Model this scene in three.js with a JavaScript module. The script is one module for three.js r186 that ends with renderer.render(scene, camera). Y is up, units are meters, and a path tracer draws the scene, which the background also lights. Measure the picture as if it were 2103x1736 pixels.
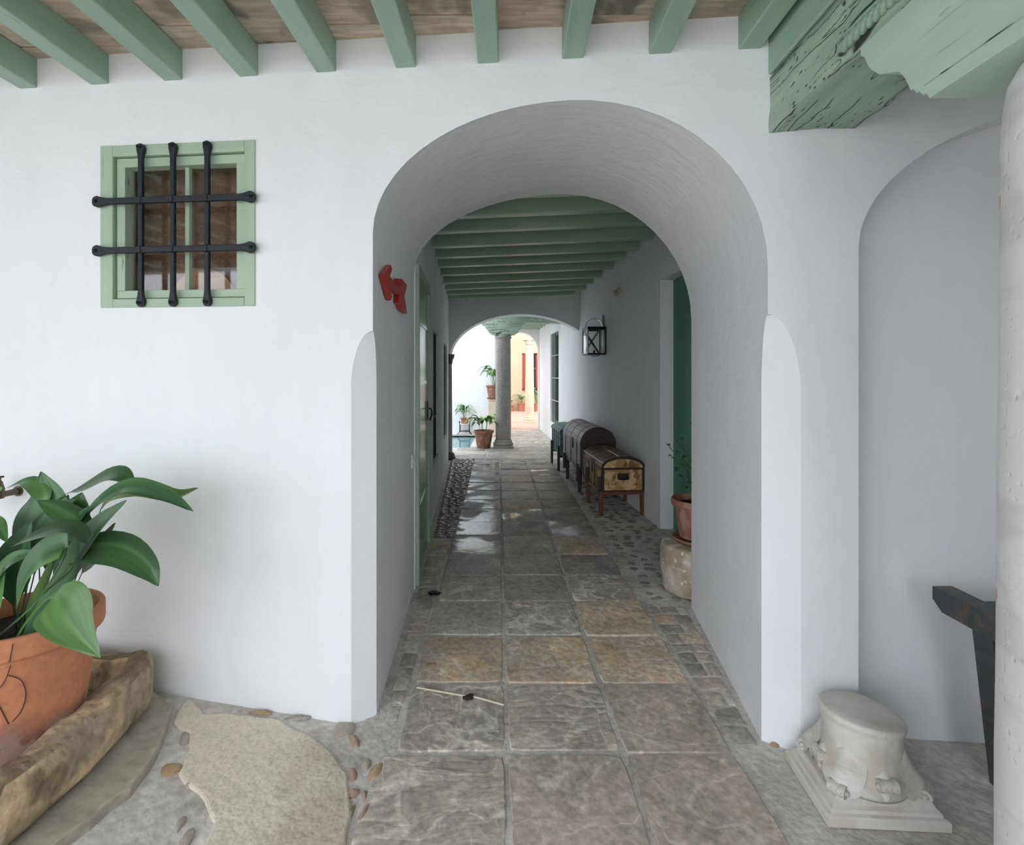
import * as THREE from 'three';
import { mergeGeometries, mergeVertices, toCreasedNormals } from 'three/addons/utils/BufferGeometryUtils.js';
import { RoundedBoxGeometry } from 'three/addons/geometries/RoundedBoxGeometry.js';
import { ImprovedNoise } from 'three/addons/math/ImprovedNoise.js';
import { Brush, Evaluator, SUBTRACTION, ADDITION } from 'three-bvh-csg';

// ---------------------------------------------------------------- camera, sky, exposure
const scene = new THREE.Scene();
const camera = new THREE.PerspectiveCamera(77.06, 2103 / 1736, 0.05, 80);
camera.position.set(0, 1.4, 0);
camera.lookAt(0, 1.4, -10);
camera.setViewOffset(2103, 1736, 0, 100, 2103, 1736);      // rising lens: verticals stay vertical
camera.updateProjectionMatrix();

const renderer = new THREE.WebGLRenderer({ antialias: true });
renderer.toneMapping = THREE.LinearToneMapping;
renderer.toneMappingExposure = 1.95;
renderer.shadowMap.enabled = true;

// an even overcast sky
{
  const w = 64, h = 32, d = new Float32Array(w * h * 4);
  for (let j = 0; j < h; j++) {
    const L = 1.9;
    for (let i = 0; i < w; i++) { const k = (j * w + i) * 4; d[k] = L * 0.925; d[k + 1] = L * 0.985; d[k + 2] = L * 1.09; d[k + 3] = 1; }
  }
  const sky = new THREE.DataTexture(d, w, h, THREE.RGBAFormat, THREE.FloatType);
  sky.mapping = THREE.EquirectangularReflectionMapping; sky.magFilter = THREE.LinearFilter; sky.minFilter = THREE.LinearFilter;
  sky.colorSpace = THREE.LinearSRGBColorSpace; sky.needsUpdate = true;
  scene.background = sky; scene.environment = sky;
}

// ---------------------------------------------------------------- random, noise, textures
function rng(seed) { let a = seed >>> 0; return () => { a = (a + 0x6D2B79F5) | 0; let t = Math.imul(a ^ (a >>> 15), 1 | a); t = (t + Math.imul(t ^ (t >>> 7), 61 | t)) ^ t; return ((t ^ (t >>> 14)) >>> 0) / 4294967296; }; }
const IN = new ImprovedNoise();
const n3 = (x, y, z) => IN.noise(x + 31.7, y + 11.3, z + 57.1);
const clamp = (v, a = 0, b = 1) => Math.min(b, Math.max(a, v));
const mix = (a, b, t) => a + (b - a) * t;
const sm = (a, b, v) => { const t = clamp((v - a) / (b - a)); return t * t * (3 - 2 * t); };
function lattice(seed) { const r = rng(seed), t = new Float32Array(4096); for (let i = 0; i < 4096; i++) t[i] = r(); return (x, y, p, q = p) => { x = ((x % p) + p) % p; y = ((y % q) + q) % q; return t[(x * 61 + y * 157 + p * 13) & 4095]; }; }
const LAT = lattice(7);
function pn(x, y, p, q = p) {               // tileable value noise, period p by q
  const i = Math.floor(x), j = Math.floor(y), fx = x - i, fy = y - j, sx = fx * fx * (3 - 2 * fx), sy = fy * fy * (3 - 2 * fy);
  return mix(mix(LAT(i, j, p, q), LAT(i + 1, j, p, q), sx), mix(LAT(i, j + 1, p, q), LAT(i + 1, j + 1, p, q), sx), sy);
}
function fbm(u, v, f, oct = 5, g = 0.5, fy = f) { let a = 1, s = 0, t = 0, p = f, q = fy; for (let o = 0; o < oct; o++) { s += a * pn(u * p + o * 3, v * q + o * 5, p, q); t += a; a *= g; p *= 2; q *= 2; } return s / t; }
const ridge = (u, v, f, oct = 4, fy = f) => { let a = 1, s = 0, t = 0, p = f, q = fy; for (let o = 0; o < oct; o++) { const n = 1 - Math.abs(2 * pn(u * p + o * 7, v * q + o * 3, p, q) - 1); s += a * n * n; t += a; a *= 0.5; p *= 2; q *= 2; } return s / t; };
function tex(n, fn, metres, srgb = true) {
  const d = new Uint8Array(n * n * 4);
  for (let j = 0; j < n; j++) for (let i = 0; i < n; i++) {
    const c = fn((i + 0.5) / n, (j + 0.5) / n), k = (j * n + i) * 4;
    if (typeof c === 'number') d[k] = d[k + 1] = d[k + 2] = clamp(c) * 255; else { d[k] = clamp(c[0], 0, 255); d[k + 1] = clamp(c[1], 0, 255); d[k + 2] = clamp(c[2], 0, 255); }
    d[k + 3] = 255;
  }
  const t = new THREE.DataTexture(d, n, n, THREE.RGBAFormat);
  t.wrapS = t.wrapT = THREE.RepeatWrapping; t.magFilter = THREE.LinearFilter; t.minFilter = THREE.LinearMipmapLinearFilter; t.generateMipmaps = true;
  if (srgb) t.colorSpace = THREE.SRGBColorSpace;
  t.repeat.set(1 / metres, 1 / metres); t.needsUpdate = true;
  return t;
}
const lerp3 = (a, b, t) => [mix(a[0], b[0], t), mix(a[1], b[1], t), mix(a[2], b[2], t)];
const mul3 = (a, k) => [a[0] * k, a[1] * k, a[2] * k];
const std = (o) => new THREE.MeshStandardMaterial({ roughness: 0.8, side: THREE.DoubleSide, ...o });
const phys = (o) => new THREE.MeshPhysicalMaterial({ roughness: 0.5, side: THREE.DoubleSide, ...o });

// ---------------------------------------------------------------- materials
const M = {};
{
  const pb = tex(512, (u, v) => 0.55 * fbm(u, v, 4, 3, 0.45) + 0.25 * fbm(u, v, 24, 3) + 0.2 * fbm(u, v, 8, 4, 0.5, 40), 1.4, false);
  M.plaster = std({ color: 0xffffff, roughness: 0.92, bumpMap: pb, bumpScale: 0.012,
    map: tex(512, (u, v) => { const a = fbm(u, v, 3, 5), s = fbm(u, v, 24, 3, 0.5, 5); return mul3([248, 249, 250], 0.965 + 0.03 * a + 0.02 * (s - 0.5)); }, 2.2) });
  M.plasterPeach = std({ roughness: 0.92, bumpMap: pb, bumpScale: 0.006, map: tex(256, (u, v) => { const a = fbm(u, v, 4, 5); return lerp3([198, 178, 148], [208, 190, 162], a); }, 2.5) });
  const wb = tex(256, (u, v) => 0.6 * fbm(u, v, 3, 4, 0.5, 40) + 0.4 * fbm(u, v, 16, 3), 0.8, false);
  const green = (base, wear) => tex(512, (u, v) => { const g = fbm(u, v, 3, 4, 0.5, 32), p = fbm(u, v, 6, 4), c = sm(0.86, 0.95, ridge(u, v, 2, 3, 22)) * sm(0.45, 0.6, fbm(u, v, 6, 3)) * wear; return lerp3(mul3(base, 0.93 + 0.09 * g + 0.06 * (p - 0.5)), [40, 44, 38], c); }, 1.1);
  M.green = std({ map: green([160, 188, 168], 0.4), roughness: 0.5, bumpMap: wb, bumpScale: 0.0015 });
  M.greenLight = std({ map: green([178, 198, 174], 0.6), roughness: 0.55, bumpMap: wb, bumpScale: 0.0015 });
  M.greenBracketLit = std({ map: green([198, 218, 202], 0.25), roughness: 0.55, bumpMap: wb, bumpScale: 0.0015 });  // lighter copy of the green: light from the left put into the colour
  M.greenPassage = std({ map: green([170, 194, 170], 0.15), roughness: 0.36, bumpMap: wb, bumpScale: 0.001 });
  const line = (u, v, p, q, k) => 1 - Math.abs(2 * pn(u * p + 0.4 * fbm(u, v, 6, 3) + k, v * q + 1.1 * fbm(u + k * 0.1, v, 4, 3), p, q) - 1);
  const crack = (u, v) => Math.max(sm(0.955, 0.985, line(u, v, 2, 16, 0)) * sm(0.40, 0.52, fbm(u, v, 5, 3)), 0.75 * sm(0.965, 0.99, line(u, v, 3, 34, 3)) * sm(0.46, 0.56, fbm(u + 0.5, v, 7, 3)), 0.7 * sm(0.84, 0.92, pn(u * 30, v * 90, 30, 90)) * sm(0.50, 0.62, fbm(u + 0.2, v, 4, 3)));
  M.greenOld = std({ roughness: 0.62, bumpMap: tex(512, (u, v) => 0.5 * fbm(u, v, 4, 4, 0.5, 24) + 0.5 - 0.6 * crack(u, v), 0.75, false), bumpScale: 0.008,
    map: tex(512, (u, v) => lerp3(mul3([172, 194, 174], 0.88 + 0.2 * fbm(u, v, 4, 4, 0.5, 16)), [46, 52, 45], crack(u, v)), 0.75) });
  M.board = ['a', 'b', 'c'].map((_, k) => std({ roughness: 0.9, bumpMap: wb, bumpScale: 0.003,
    map: tex(256, (u, v) => { const g = fbm(u, v, 4, 5, 0.55, 30), s = sm(0.5, 0.75, fbm(u + k * 0.37, v + k * 0.21, 4, 4)); return lerp3(mul3([[214, 196, 174], [202, 180, 158], [180, 166, 150]][k], 0.8 + 0.4 * g), [110, 104, 96], s * [0.25, 0.5, 0.9][k]); }, 0.5) }));
  // flagstones: slate with lime mortar worn into the veins
  const slab = (base, alt, vein, opt) => ({
    map: tex(512, (u, v) => {
      const w = 0.10 * fbm(u, v, 4, 3), a = fbm(u, v, 4, 5), x = u + w, y = v + w;
      const r = opt.dir ? ridge(x + v, y, opt.f, 3, opt.f * 4 | 0) : ridge(x, y, opt.f, 3);
      const k = sm(opt.lo, opt.hi, r) * sm(0.30, 0.55, fbm(u + 0.3, v + 0.6, 3, 3)) * opt.k;
      const fv = 1 - Math.abs(2 * pn(x * 7 + 1.5 * fbm(v, u, 5, 3), y * 7 + 1.5 * fbm(u, v, 6, 3), 7) - 1), fw = 1 - Math.abs(2 * pn(x * 15 + 3, y * 15 + 1.2 * fbm(u, v, 9, 2), 15) - 1);
      const k2 = Math.max(sm(0.93, 0.975, fv) * 0.75, sm(0.94, 0.985, fw) * 0.6 * sm(0.45, 0.6, fbm(u, v + 0.3, 6, 3))) * opt.k;
      const g = 1.0 + 0.34 * (fbm(u, v, 48, 3) - 0.5) + 0.26 * (a - 0.5);
      return mul3(lerp3(lerp3(base, alt, sm(0.38, 0.62, fbm(u + 0.5, v + 0.2, 5, 4))), vein, Math.max(k, k2)), g);
    }, 0.9),
    bumpMap: tex(512, (u, v) => { const w = 0.10 * fbm(u, v, 4, 3), x = u + w, y = v + w; const r = opt.dir ? ridge(x + v, y, opt.f, 3, opt.f * 4 | 0) : ridge(x, y, opt.f, 3); return 0.45 * fbm(u, v, 5, 5) + 0.35 * (1 - r) + 0.2 * fbm(u, v, 30, 3); }, 0.9, false),
  });
  const wet = tex(512, (u, v) => mix(0.60, 0.16, sm(0.46, 0.60, fbm(u, v, 4, 5))), 1.3, false);
  const sl = (o, extra) => std({ ...o, bumpScale: 0.012, roughness: 0.62, ...extra });
  const A = slab([192, 182, 171], [172, 163, 154], [232, 222, 208], { f: 9, lo: 0.50, hi: 0.72, k: 0.9 });
  const B = slab([198, 188, 176], [180, 170, 160], [226, 216, 203], { f: 4, lo: 0.50, hi: 0.75, k: 0.8, dir: 1 });
  const C = slab([216, 188, 152], [198, 180, 160], [222, 212, 198], { f: 11, lo: 0.5, hi: 0.75, k: 0.65 });
  const D = slab([198, 182, 169], [184, 170, 159], [222, 210, 196], { f: 5, lo: 0.60, hi: 0.78, k: 0.75 });
  const E = slab([176, 169, 159], [158, 152, 144], [204, 196, 184], { f: 6, lo: 0.55, hi: 0.8, k: 0.4 });
  M.slabVeined = sl(A); M.slabStreak = sl(B); M.slabOchre = sl(C); M.slabPurple = sl(D); M.slabPlain = sl(E, { roughness: 0.5 });
  M.slabWet = sl(E, { roughness: 1, roughnessMap: wet, bumpScale: 0.004 });
  M.slabDark = sl(slab([146, 142, 136], [174, 167, 157], [206, 198, 186], { f: 5, lo: 0.6, hi: 0.9, k: 0.5 }));
  M.mortar = std({ roughness: 0.88, map: tex(512, (u, v) => { const a = fbm(u, v, 4, 5), b = fbm(u, v, 48, 3), p = sm(0.6, 0.72, fbm(u + 0.4, v, 7, 4)); return mul3(lerp3([200, 194, 186], [180, 173, 165], p), 0.82 + 0.18 * a + 0.24 * b); }, 0.9),
    bumpMap: tex(512, (u, v) => 0.5 * fbm(u, v, 10, 5) + 0.5 * fbm(u, v, 50, 3), 0.9, false), bumpScale: 0.007 });
  M.cobble = [[138, 134, 127], [160, 153, 144], [172, 161, 149], [178, 148, 114], [172, 142, 124]].map((c) => std({ roughness: 0.26, map: tex(128, (u, v) => mul3(c, 0.8 + 0.4 * fbm(u, v, 5, 4)), 0.2) }));
  const sandBump = tex(512, (u, v) => 0.5 * fbm(u, v, 6, 5, 0.6) + 0.3 * fbm(u, v, 40, 3) + 0.2 * (1 - ridge(u, v, 14, 3)), 0.8, false);
  M.millstone = std({ roughness: 0.95, bumpMap: sandBump, bumpScale: 0.012, map: tex(512, (u, v) => { const p = sm(0.45, 0.7, fbm(u, v, 3, 4)), d = sm(0.62, 0.72, fbm(u, v, 60, 3)); return mul3(lerp3([240, 228, 208], [220, 206, 186], p), (0.95 + 0.2 * (fbm(u, v, 60, 4) - 0.45)) * (1 - 0.10 * d)); }, 0.9) });
  M.trough = std({ roughness: 0.95, bumpMap: sandBump, bumpScale: 0.02, map: tex(512, (u, v) => { const p = sm(0.4, 0.65, fbm(u, v, 4, 5)), q = sm(0.5, 0.7, fbm(u + 0.3, v + 0.7, 6, 4)); return mul3(lerp3(lerp3([206, 180, 142], [168, 150, 126], p), [124, 106, 84], q * 0.8), 0.82 + 0.36 * fbm(u, v, 24, 3)); }, 0.7) });
  M.ledge = std({ roughness: 0.92, bumpMap: sandBump, bumpScale: 0.008, map: tex(256, (u, v) => mul3(lerp3([192, 182, 166], [170, 161, 148], fbm(u, v, 4, 4)), 0.86 + 0.26 * fbm(u, v, 24, 3)), 0.8) });
  const crk = (u, v) => sm(0.965, 0.99, ridge(u + 0.06 * fbm(u, v, 6, 3), v, 2, 1, 2));
  M.terracotta = std({ roughness: 0.8, map: tex(512, (u, v) => { const a = fbm(u, v, 4, 5); return mul3(lerp3([188, 126, 100], [168, 112, 90], a), 0.94 + 0.12 * fbm(u, v, 30, 3)); }, 0.8), bumpMap: tex(256, (u, v) => fbm(u, v, 4, 4, 0.5, 32), 0.5, false), bumpScale: 0.001 });
  // salt-stained foot of the big pot; uv.y is the height on the pot in metres
  M.terracottaStained = std({ roughness: 0.82, bumpMap: M.terracotta.bumpMap, bumpScale: 0.001,
    map: tex(512, (u, v) => {
      const h = v * 0.5, a = fbm(u, v, 5, 5), edge = 0.13 + 0.07 * (fbm(u, v, 9, 4) - 0.5);
      const damp = sm(edge + 0.05, edge - 0.03, h), salt = sm(0.5, 0.62, fbm(u, v, 8, 5)) * sm(edge + 0.03, edge - 0.04, h);
      let c = lerp3([206, 136, 98], [186, 120, 86], a); c = lerp3(c, [118, 82, 72], damp * 0.85); c = lerp3(c, [176, 160, 150], salt * 0.6);
      return mul3(c, 0.92 + 0.16 * fbm(u, v, 32, 3));
    }, 0.5) });
  M.terracottaPale = std({ roughness: 0.85, map: tex(256, (u, v) => { const s = sm(0.5, 0.66, fbm(u, v, 5, 5)); return lerp3(lerp3([160, 112, 88], [140, 98, 78], fbm(u, v, 12, 3)), [186, 158, 136], s * 0.6); }, 0.4) });
  M.soil = std({ roughness: 1, map: tex(128, (u, v) => mul3([58, 48, 42], 0.5 + fbm(u, v, 12, 4)), 0.2), bumpMap: tex(128, (u, v) => fbm(u, v, 14, 4), 0.2, false), bumpScale: 0.02 });
  M.marble = std({ roughness: 0.5, map: tex(512, (u, v) => { const s = sm(0.5, 0.75, fbm(u, v, 4, 5)), w = ridge(u + 0.1 * fbm(u, v, 4, 3), v, 3, 3, 8); return mul3(lerp3([226, 221, 212], [204, 194, 178], s * 0.7), 0.93 + 0.07 * w + 0.05 * fbm(u, v, 40, 2)); }, 0.6), bumpMap: tex(256, (u, v) => fbm(u, v, 12, 5), 0.4, false), bumpScale: 0.0025 });
  M.marbleColumn = std({ roughness: 0.55, map: tex(512, (u, v) => { const w = sm(0.62, 0.9, ridge(u + 0.2 * fbm(u, v, 3, 3) + v * 0.5, v, 2, 3, 5)), r = sm(0.80, 0.86, fbm(u, v, 16, 3)), p = sm(0.74, 0.84, fbm(u, v, 48, 2)); return lerp3(lerp3(lerp3([236, 234, 230], [216, 213, 210], w * 0.7), [196, 152, 120], r * 0.7), [246, 245, 242], p * 0.45); }, 0.8), bumpMap: tex(256, (u, v) => -sm(0.72, 0.85, fbm(u, v, 34, 2)) * 0.5 + 0.5 + 0.5 * fbm(u, v, 8, 4), 0.5, false), bumpScale: 0.0025 });
  M.granite = std({ roughness: 0.8, map: tex(256, (u, v) => mul3(lerp3([176, 170, 160], [146, 142, 136], fbm(u, v, 3, 4, 0.5, 6)), 0.82 + 0.36 * fbm(u, v, 60, 2)), 0.7), bumpMap: tex(128, (u, v) => fbm(u, v, 30, 3), 0.4, false), bumpScale: 0.002 });
  M.creamStone = std({ roughness: 0.8, map: tex(128, (u, v) => mul3([236, 216, 190], 0.9 + 0.14 * fbm(u, v, 6, 4)), 0.8) });
  M.drum = std({ roughness: 0.9, map: tex(256, (u, v) => { const s = sm(0.45, 0.68, fbm(u, v, 4, 5)), d = sm(0.7, 0.76, fbm(u, v, 24, 2)); return lerp3(lerp3([206, 194, 176], [172, 154, 132], s), [232, 226, 216], d * 0.7); }, 0.5), bumpMap: tex(256, (u, v) => 0.6 * fbm(u, v, 7, 5) + 0.4 * fbm(u, v, 3, 2, 0.5, 14), 0.5, false), bumpScale: 0.012 });
  M.iron = std({ color: 0x2c2f35, roughness: 0.55, metalness: 0.35, bumpMap: tex(128, (u, v) => fbm(u, v, 10, 4), 0.1, false), bumpScale: 0.002 });
  M.blackMetal = std({ color: 0x17181b, roughness: 0.35, metalness: 0.5 });
  M.steel = std({ color: 0x8f959c, roughness: 0.22, metalness: 1 });
  M.brass = std({ color: 0x6f6352, roughness: 0.45, metalness: 0.8 });
  M.glass = phys({ color: 0xffffff, roughness: 0.03, transmission: 1, thickness: 0, ior: 1.5 });
  M.darkGlass = std({ color: 0x14181a, roughness: 0.12 });
  M.cloth = std({ roughness: 1, map: tex(256, (u, v) => mul3([112, 84, 68], 0.75 + 0.3 * fbm(u, v, 60, 2) + 0.2 * fbm(u, v, 4, 4)), 0.5), bumpMap: tex(128, (u, v) => 0.5 + 0.25 * Math.sin(u * 201) + 0.25 * Math.sin(v * 201), 0.15, false), bumpScale: 0.001 });
  M.paper = std({ color: 0x857a7c, roughness: 0.7 });
  const wood = (a, b, fy = 40) => tex(256, (u, v) => lerp3(a, b, fbm(u, v, 3, 5, 0.55, fy)), 0.6);
  M.woodRed = std({ roughness: 0.45, map: wood([92, 56, 38], [134, 86, 58]) });
  M.woodTan = std({ roughness: 0.6, map: wood([150, 112, 74], [186, 146, 100]) });
  M.woodDark = std({ roughness: 0.5, map: wood([52, 42, 38], [86, 68, 58]) });
  M.woodBench = std({ roughness: 0.5, map: tex(256, (u, v) => { const g = fbm(u, v, 3, 5, 0.5, 40), w = sm(0.62, 0.72, fbm(u, v, 10, 4)); return lerp3(lerp3([58, 64, 66], [84, 88, 88], g), [122, 92, 66], w * 0.6); }, 0.5) });
  M.hide = std({ roughness: 0.75, map: tex(512, (u, v) => { const s = sm(0.46, 0.60, fbm(u, v, 5, 5)), d = sm(0.60, 0.72, fbm(u + 0.4, v + 0.1, 9, 4)); return lerp3(lerp3([218, 186, 132], [178, 136, 86], s), [112, 78, 52], d * 0.75); }, 0.5), bumpMap: tex(256, (u, v) => fbm(u, v, 10, 5), 0.3, false), bumpScale: 0.003 });
  M.hideDark = std({ roughness: 0.55, map: tex(256, (u, v) => { const s = sm(0.42, 0.62, fbm(u, v, 3, 4, 0.5, 12)); return lerp3([150, 106, 58], [70, 50, 34], s); }, 0.4) });
  M.strap = std({ color: 0x37302b, roughness: 0.5, metalness: 0.2 });
  M.chestBlue = std({ roughness: 0.42, map: tex(256, (u, v) => { const r = sm(0.5, 0.62, fbm(u, v, 4, 4)); return lerp3(mul3([146, 152, 162], 0.8 + 0.4 * fbm(u, v, 24, 3)), [176, 128, 114], r * 0.6); }, 0.6) });
  M.chestTeal = std({ roughness: 0.5, map: tex(256, (u, v) => { const w = sm(0.62, 0.7, fbm(u, v, 12, 4)); return lerp3(mul3([92, 136, 132], 0.8 + 0.4 * fbm(u, v, 4, 4, 0.5, 30)), [150, 168, 166], w * 0.6); }, 0.4) });
  M.doorGreen = std({ roughness: 0.16, map: green([142, 170, 142], 0.1) });
  M.doorDeep = std({ color: 0x4a8a70, roughness: 0.5 });
  M.red = std({ color: 0xb5352f, roughness: 0.45 });
  M.redWood = std({ roughness: 0.6, map: wood([136, 58, 44], [166, 78, 60]) });
  M.whiteEnamel = std({ color: 0xe8e8e6, roughness: 0.4 });
  M.cream = std({ color: 0xd9cfb4, roughness: 0.4 });
  M.lens = phys({ color: 0xf4ead2, roughness: 0.1, transmission: 0.7, thickness: 0 });
  M.tile = std({ roughness: 0.9, map: tex(256, (u, v) => mul3(lerp3([214, 178, 160], [196, 160, 144], fbm(u, v, 5, 4)), 0.9 + 0.16 * fbm(u, v, 40, 2)), 1.5) });
  M.deck = std({ roughness: 0.85, map: tex(256, (u, v) => mul3([214, 208, 200], 0.88 + 0.18 * fbm(u, v, 6, 5)), 1.2) });
  M.poolTile = std({ color: 0xdcecee, roughness: 0.5 });
  M.water = phys({ color: 0xe6f6f6, roughness: 0.03, transmission: 1, thickness: 0.5, ior: 1.33, attenuationColor: new THREE.Color(0.75, 0.92, 0.94), attenuationDistance: 1.2, bumpMap: tex(128, (u, v) => fbm(u, v, 4, 3), 0.6, false), bumpScale: 0.002 });
  const leafMap = (a, b) => tex(256, (u, v) => { const vein = fbm(u, v, 40, 3, 0.5, 2), p = fbm(u, v, 3, 4); return lerp3(lerp3(a, b, sm(0.55, 0.75, p) * 0.7), mul3(a, 0.62), clamp((vein - 0.38) * 2.0)); }, 1);
  M.leaf = [leafMap([78, 120, 72], [104, 144, 78]), leafMap([66, 104, 68], [86, 126, 76]), leafMap([96, 136, 74], [146, 170, 84])].map((m) => phys({ map: m, roughness: 0.34, specularIntensity: 0.8, bumpMap: tex(128, (u, v) => fbm(u, v, 40, 2, 0.5, 2), 1, false), bumpScale: 0.0015 }));
  M.leafFar = [0x4f8048, 0x6f9c52, 0x8fb766].map((c) => phys({ color: c, roughness: 0.4, transmission: 0.15, thickness: 0 }));
  M.stem = std({ color: 0x4c6a3c, roughness: 0.6 });
}

// ---------------------------------------------------------------- building helpers
const P = (x, h, d) => new THREE.Vector3(x, h, -d);       // d is the distance in front of the camera
const used = {};
const numbered = (n) => { const k = used[n] = (used[n] ?? -1) + 1; return k ? n + '_' + String(k).padStart(3, '0') : n; };
function add(o, parent = scene) { parent.add(o); return o; }
function mesh(name, g, m, parent) { const o = new THREE.Mesh(g, m); o.name = name; o.castShadow = o.receiveShadow = true; parent.add(o); return o; }
function thing(name, label, category, pos = new THREE.Vector3(), turn = 0, group) {
  const o = new THREE.Group(); o.name = numbered(name); o.position.copy(pos); o.rotation.y = turn; scene.add(o);
  o.userData = { label, category }; if (group) o.userData.group = group; return o;
}
function struct(name, g, m, label) { const o = g ? new THREE.Mesh(g, m) : new THREE.Group(); o.name = name; o.castShadow = o.receiveShadow = true; o.userData.kind = 'structure'; if (label) o.userData.label = label; scene.add(o); return o; }
function uvBox(g, s = 1) {                                  // uv in metres by the way each face points
  if (g.index) g = g.toNonIndexed();
  const p = g.attributes.position, uv = new Float32Array(p.count * 2), a = new THREE.Vector3(), b = new THREE.Vector3(), c = new THREE.Vector3();
  for (let i = 0; i < p.count; i += 3) {
    a.fromBufferAttribute(p, i); b.fromBufferAttribute(p, i + 1); c.fromBufferAttribute(p, i + 2);
    const n = b.clone().sub(a).cross(c.clone().sub(a)), x = Math.abs(n.x), y = Math.abs(n.y), z = Math.abs(n.z);
    [a, b, c].forEach((q, k) => { const j = (i + k) * 2; if (y >= x && y >= z) { uv[j] = q.x * s; uv[j + 1] = q.z * s; } else if (x >= z) { uv[j] = q.z * s; uv[j + 1] = q.y * s; } else { uv[j] = q.x * s; uv[j + 1] = q.y * s; } });
  }
  g.setAttribute('uv', new THREE.BufferAttribute(uv, 2)); return g;
}
const swapUV = (g) => { const u = g.attributes.uv; for (let i = 0; i < u.count; i++) u.setXY(i, u.getY(i), u.getX(i)); return g; };
const uvAlong = (g, axis) => {                             // u runs along the timber
  if (g.index) g = g.toNonIndexed(); const p = g.attributes.position, uv = new Float32Array(p.count * 2), q = [new THREE.Vector3(), new THREE.Vector3(), new THREE.Vector3()], ax = ['x', 'y', 'z'], rest = ax.filter((k) => k !== axis);
  for (let i = 0; i < p.count; i += 3) { q.forEach((v, k) => v.fromBufferAttribute(p, i + k)); const n = q[1].clone().sub(q[0]).cross(q[2].clone().sub(q[0])), other = Math.abs(n[rest[0]]) > Math.abs(n[rest[1]]) ? rest[1] : rest[0]; q.forEach((v, k) => { uv[(i + k) * 2] = v[axis]; uv[(i + k) * 2 + 1] = v[other] + (other === rest[0] ? 0.37 : 0); }); }
  g.setAttribute('uv', new THREE.BufferAttribute(uv, 2)); return g;
};
const bx = (w, h, d, x = 0, y = 0, z = 0, r = 0) => { const g = r ? new RoundedBoxGeometry(w, h, d, 2, r) : new THREE.BoxGeometry(w, h, d); g.translate(x, y, z); return uvBox(g); };
const merge = (gs) => mergeGeometries(gs.map((g) => { const q = g.index ? g.toNonIndexed() : g; for (const k of Object.keys(q.attributes)) if (!['position', 'normal', 'uv'].includes(k)) q.deleteAttribute(k); return q; }));
const lathe = (pts, seg = 40) => { const g = new THREE.LatheGeometry(pts.map(([r, y]) => new THREE.Vector2(r, y)), seg); const p = g.attributes.position, uv = g.attributes.uv, R = Math.max(...pts.map((q) => q[0])); for (let i = 0; i < p.count; i++) uv.setXY(i, uv.getX(i) * 2 * Math.PI * R, p.getY(i)); return g; };
const tube = (pts, r, seg = 16, rad = 8) => new THREE.TubeGeometry(new THREE.CatmullRomCurve3(pts), seg, r, rad);
const cyl = (r0, r1, h, x, y, z, n = 20) => { const g = new THREE.CylinderGeometry(r1, r0, h, n); g.translate(x, y + h / 2, z); return g; };
function rough(g, amp, f, seed = 0) {                        // push the points of a welded mesh about with noise
  g.deleteAttribute('normal'); g.deleteAttribute('uv'); g = mergeVertices(g, 1e-4); g.computeVertexNormals();
  const p = g.attributes.position, n = g.attributes.normal;
  for (let i = 0; i < p.count; i++) { const x = p.getX(i), y = p.getY(i), z = p.getZ(i), d = amp * (n3(x * f + seed, y * f, z * f) + 0.5 * n3(x * f * 2.7, y * f * 2.7 + seed, z * f * 2.7)); p.setXYZ(i, x + n.getX(i) * d, y + n.getY(i) * d, z + n.getZ(i) * d); }
  g.computeVertexNormals(); return g;
}
// closed solid from stacked rings of equal length (caps are fans); ring points run one way round
function loft(rings, cap = true) {
  const n = rings[0].length, pos = [], idx = [];
  for (const r of rings) for (const p of r) pos.push(p.x, p.y, p.z);
  for (let k = 0; k + 1 < rings.length; k++) for (let i = 0; i < n; i++) { const a = k * n + i, b = k * n + (i + 1) % n, c = a + n, d = b + n; idx.push(a, b, c, b, d, c); }
  const g0 = new THREE.BufferGeometry(); g0.setAttribute('position', new THREE.Float32BufferAttribute(pos, 3)); g0.setIndex(idx); g0.computeVertexNormals();
  let g = g0.toNonIndexed();
  if (cap) {
    const cp = [];
    for (const [r, flip] of [[rings[0], true], [rings[rings.length - 1], false]]) {
      const c = r.reduce((s, p) => s.add(p), new THREE.Vector3()).multiplyScalar(1 / n);
      for (let i = 0; i < n; i++) { const a = r[i], b = r[(i + 1) % n]; for (const q of flip ? [c, b, a] : [c, a, b]) cp.push(q.x, q.y, q.z); }
    }
    const gc = new THREE.BufferGeometry(); gc.setAttribute('position', new THREE.Float32BufferAttribute(cp, 3)); gc.computeVertexNormals(); g = mergeGeometries([g, gc]);
  }
  // make sure faces point outwards
  const p = g.attributes.position, a = new THREE.Vector3(), b = new THREE.Vector3(), c = new THREE.Vector3(); let vol = 0;
  for (let i = 0; i < p.count; i += 3) { a.fromBufferAttribute(p, i); b.fromBufferAttribute(p, i + 1); c.fromBufferAttribute(p, i + 2); vol += a.dot(b.cross(c)); }
  if (vol < 0) { const nn = g.attributes.normal; for (let i = 0; i < p.count; i += 3) { for (const t of [p, nn]) { const x = t.getX(i), y = t.getY(i), z = t.getZ(i); t.setXYZ(i, t.getX(i + 1), t.getY(i + 1), t.getZ(i + 1)); t.setXYZ(i + 1, x, y, z); } } for (let i = 0; i < nn.count; i++) nn.setXYZ(i, -nn.getX(i), -nn.getY(i), -nn.getZ(i)); }
  return toCreasedNormals(g, 0.5);
}
const prism = (plan, h0, h1) => loft([plan.map(([x, d]) => P(x, h0, d)), plan.map(([x, d]) => P(x, h1, d))]);   // plan points [x, distance]
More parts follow.
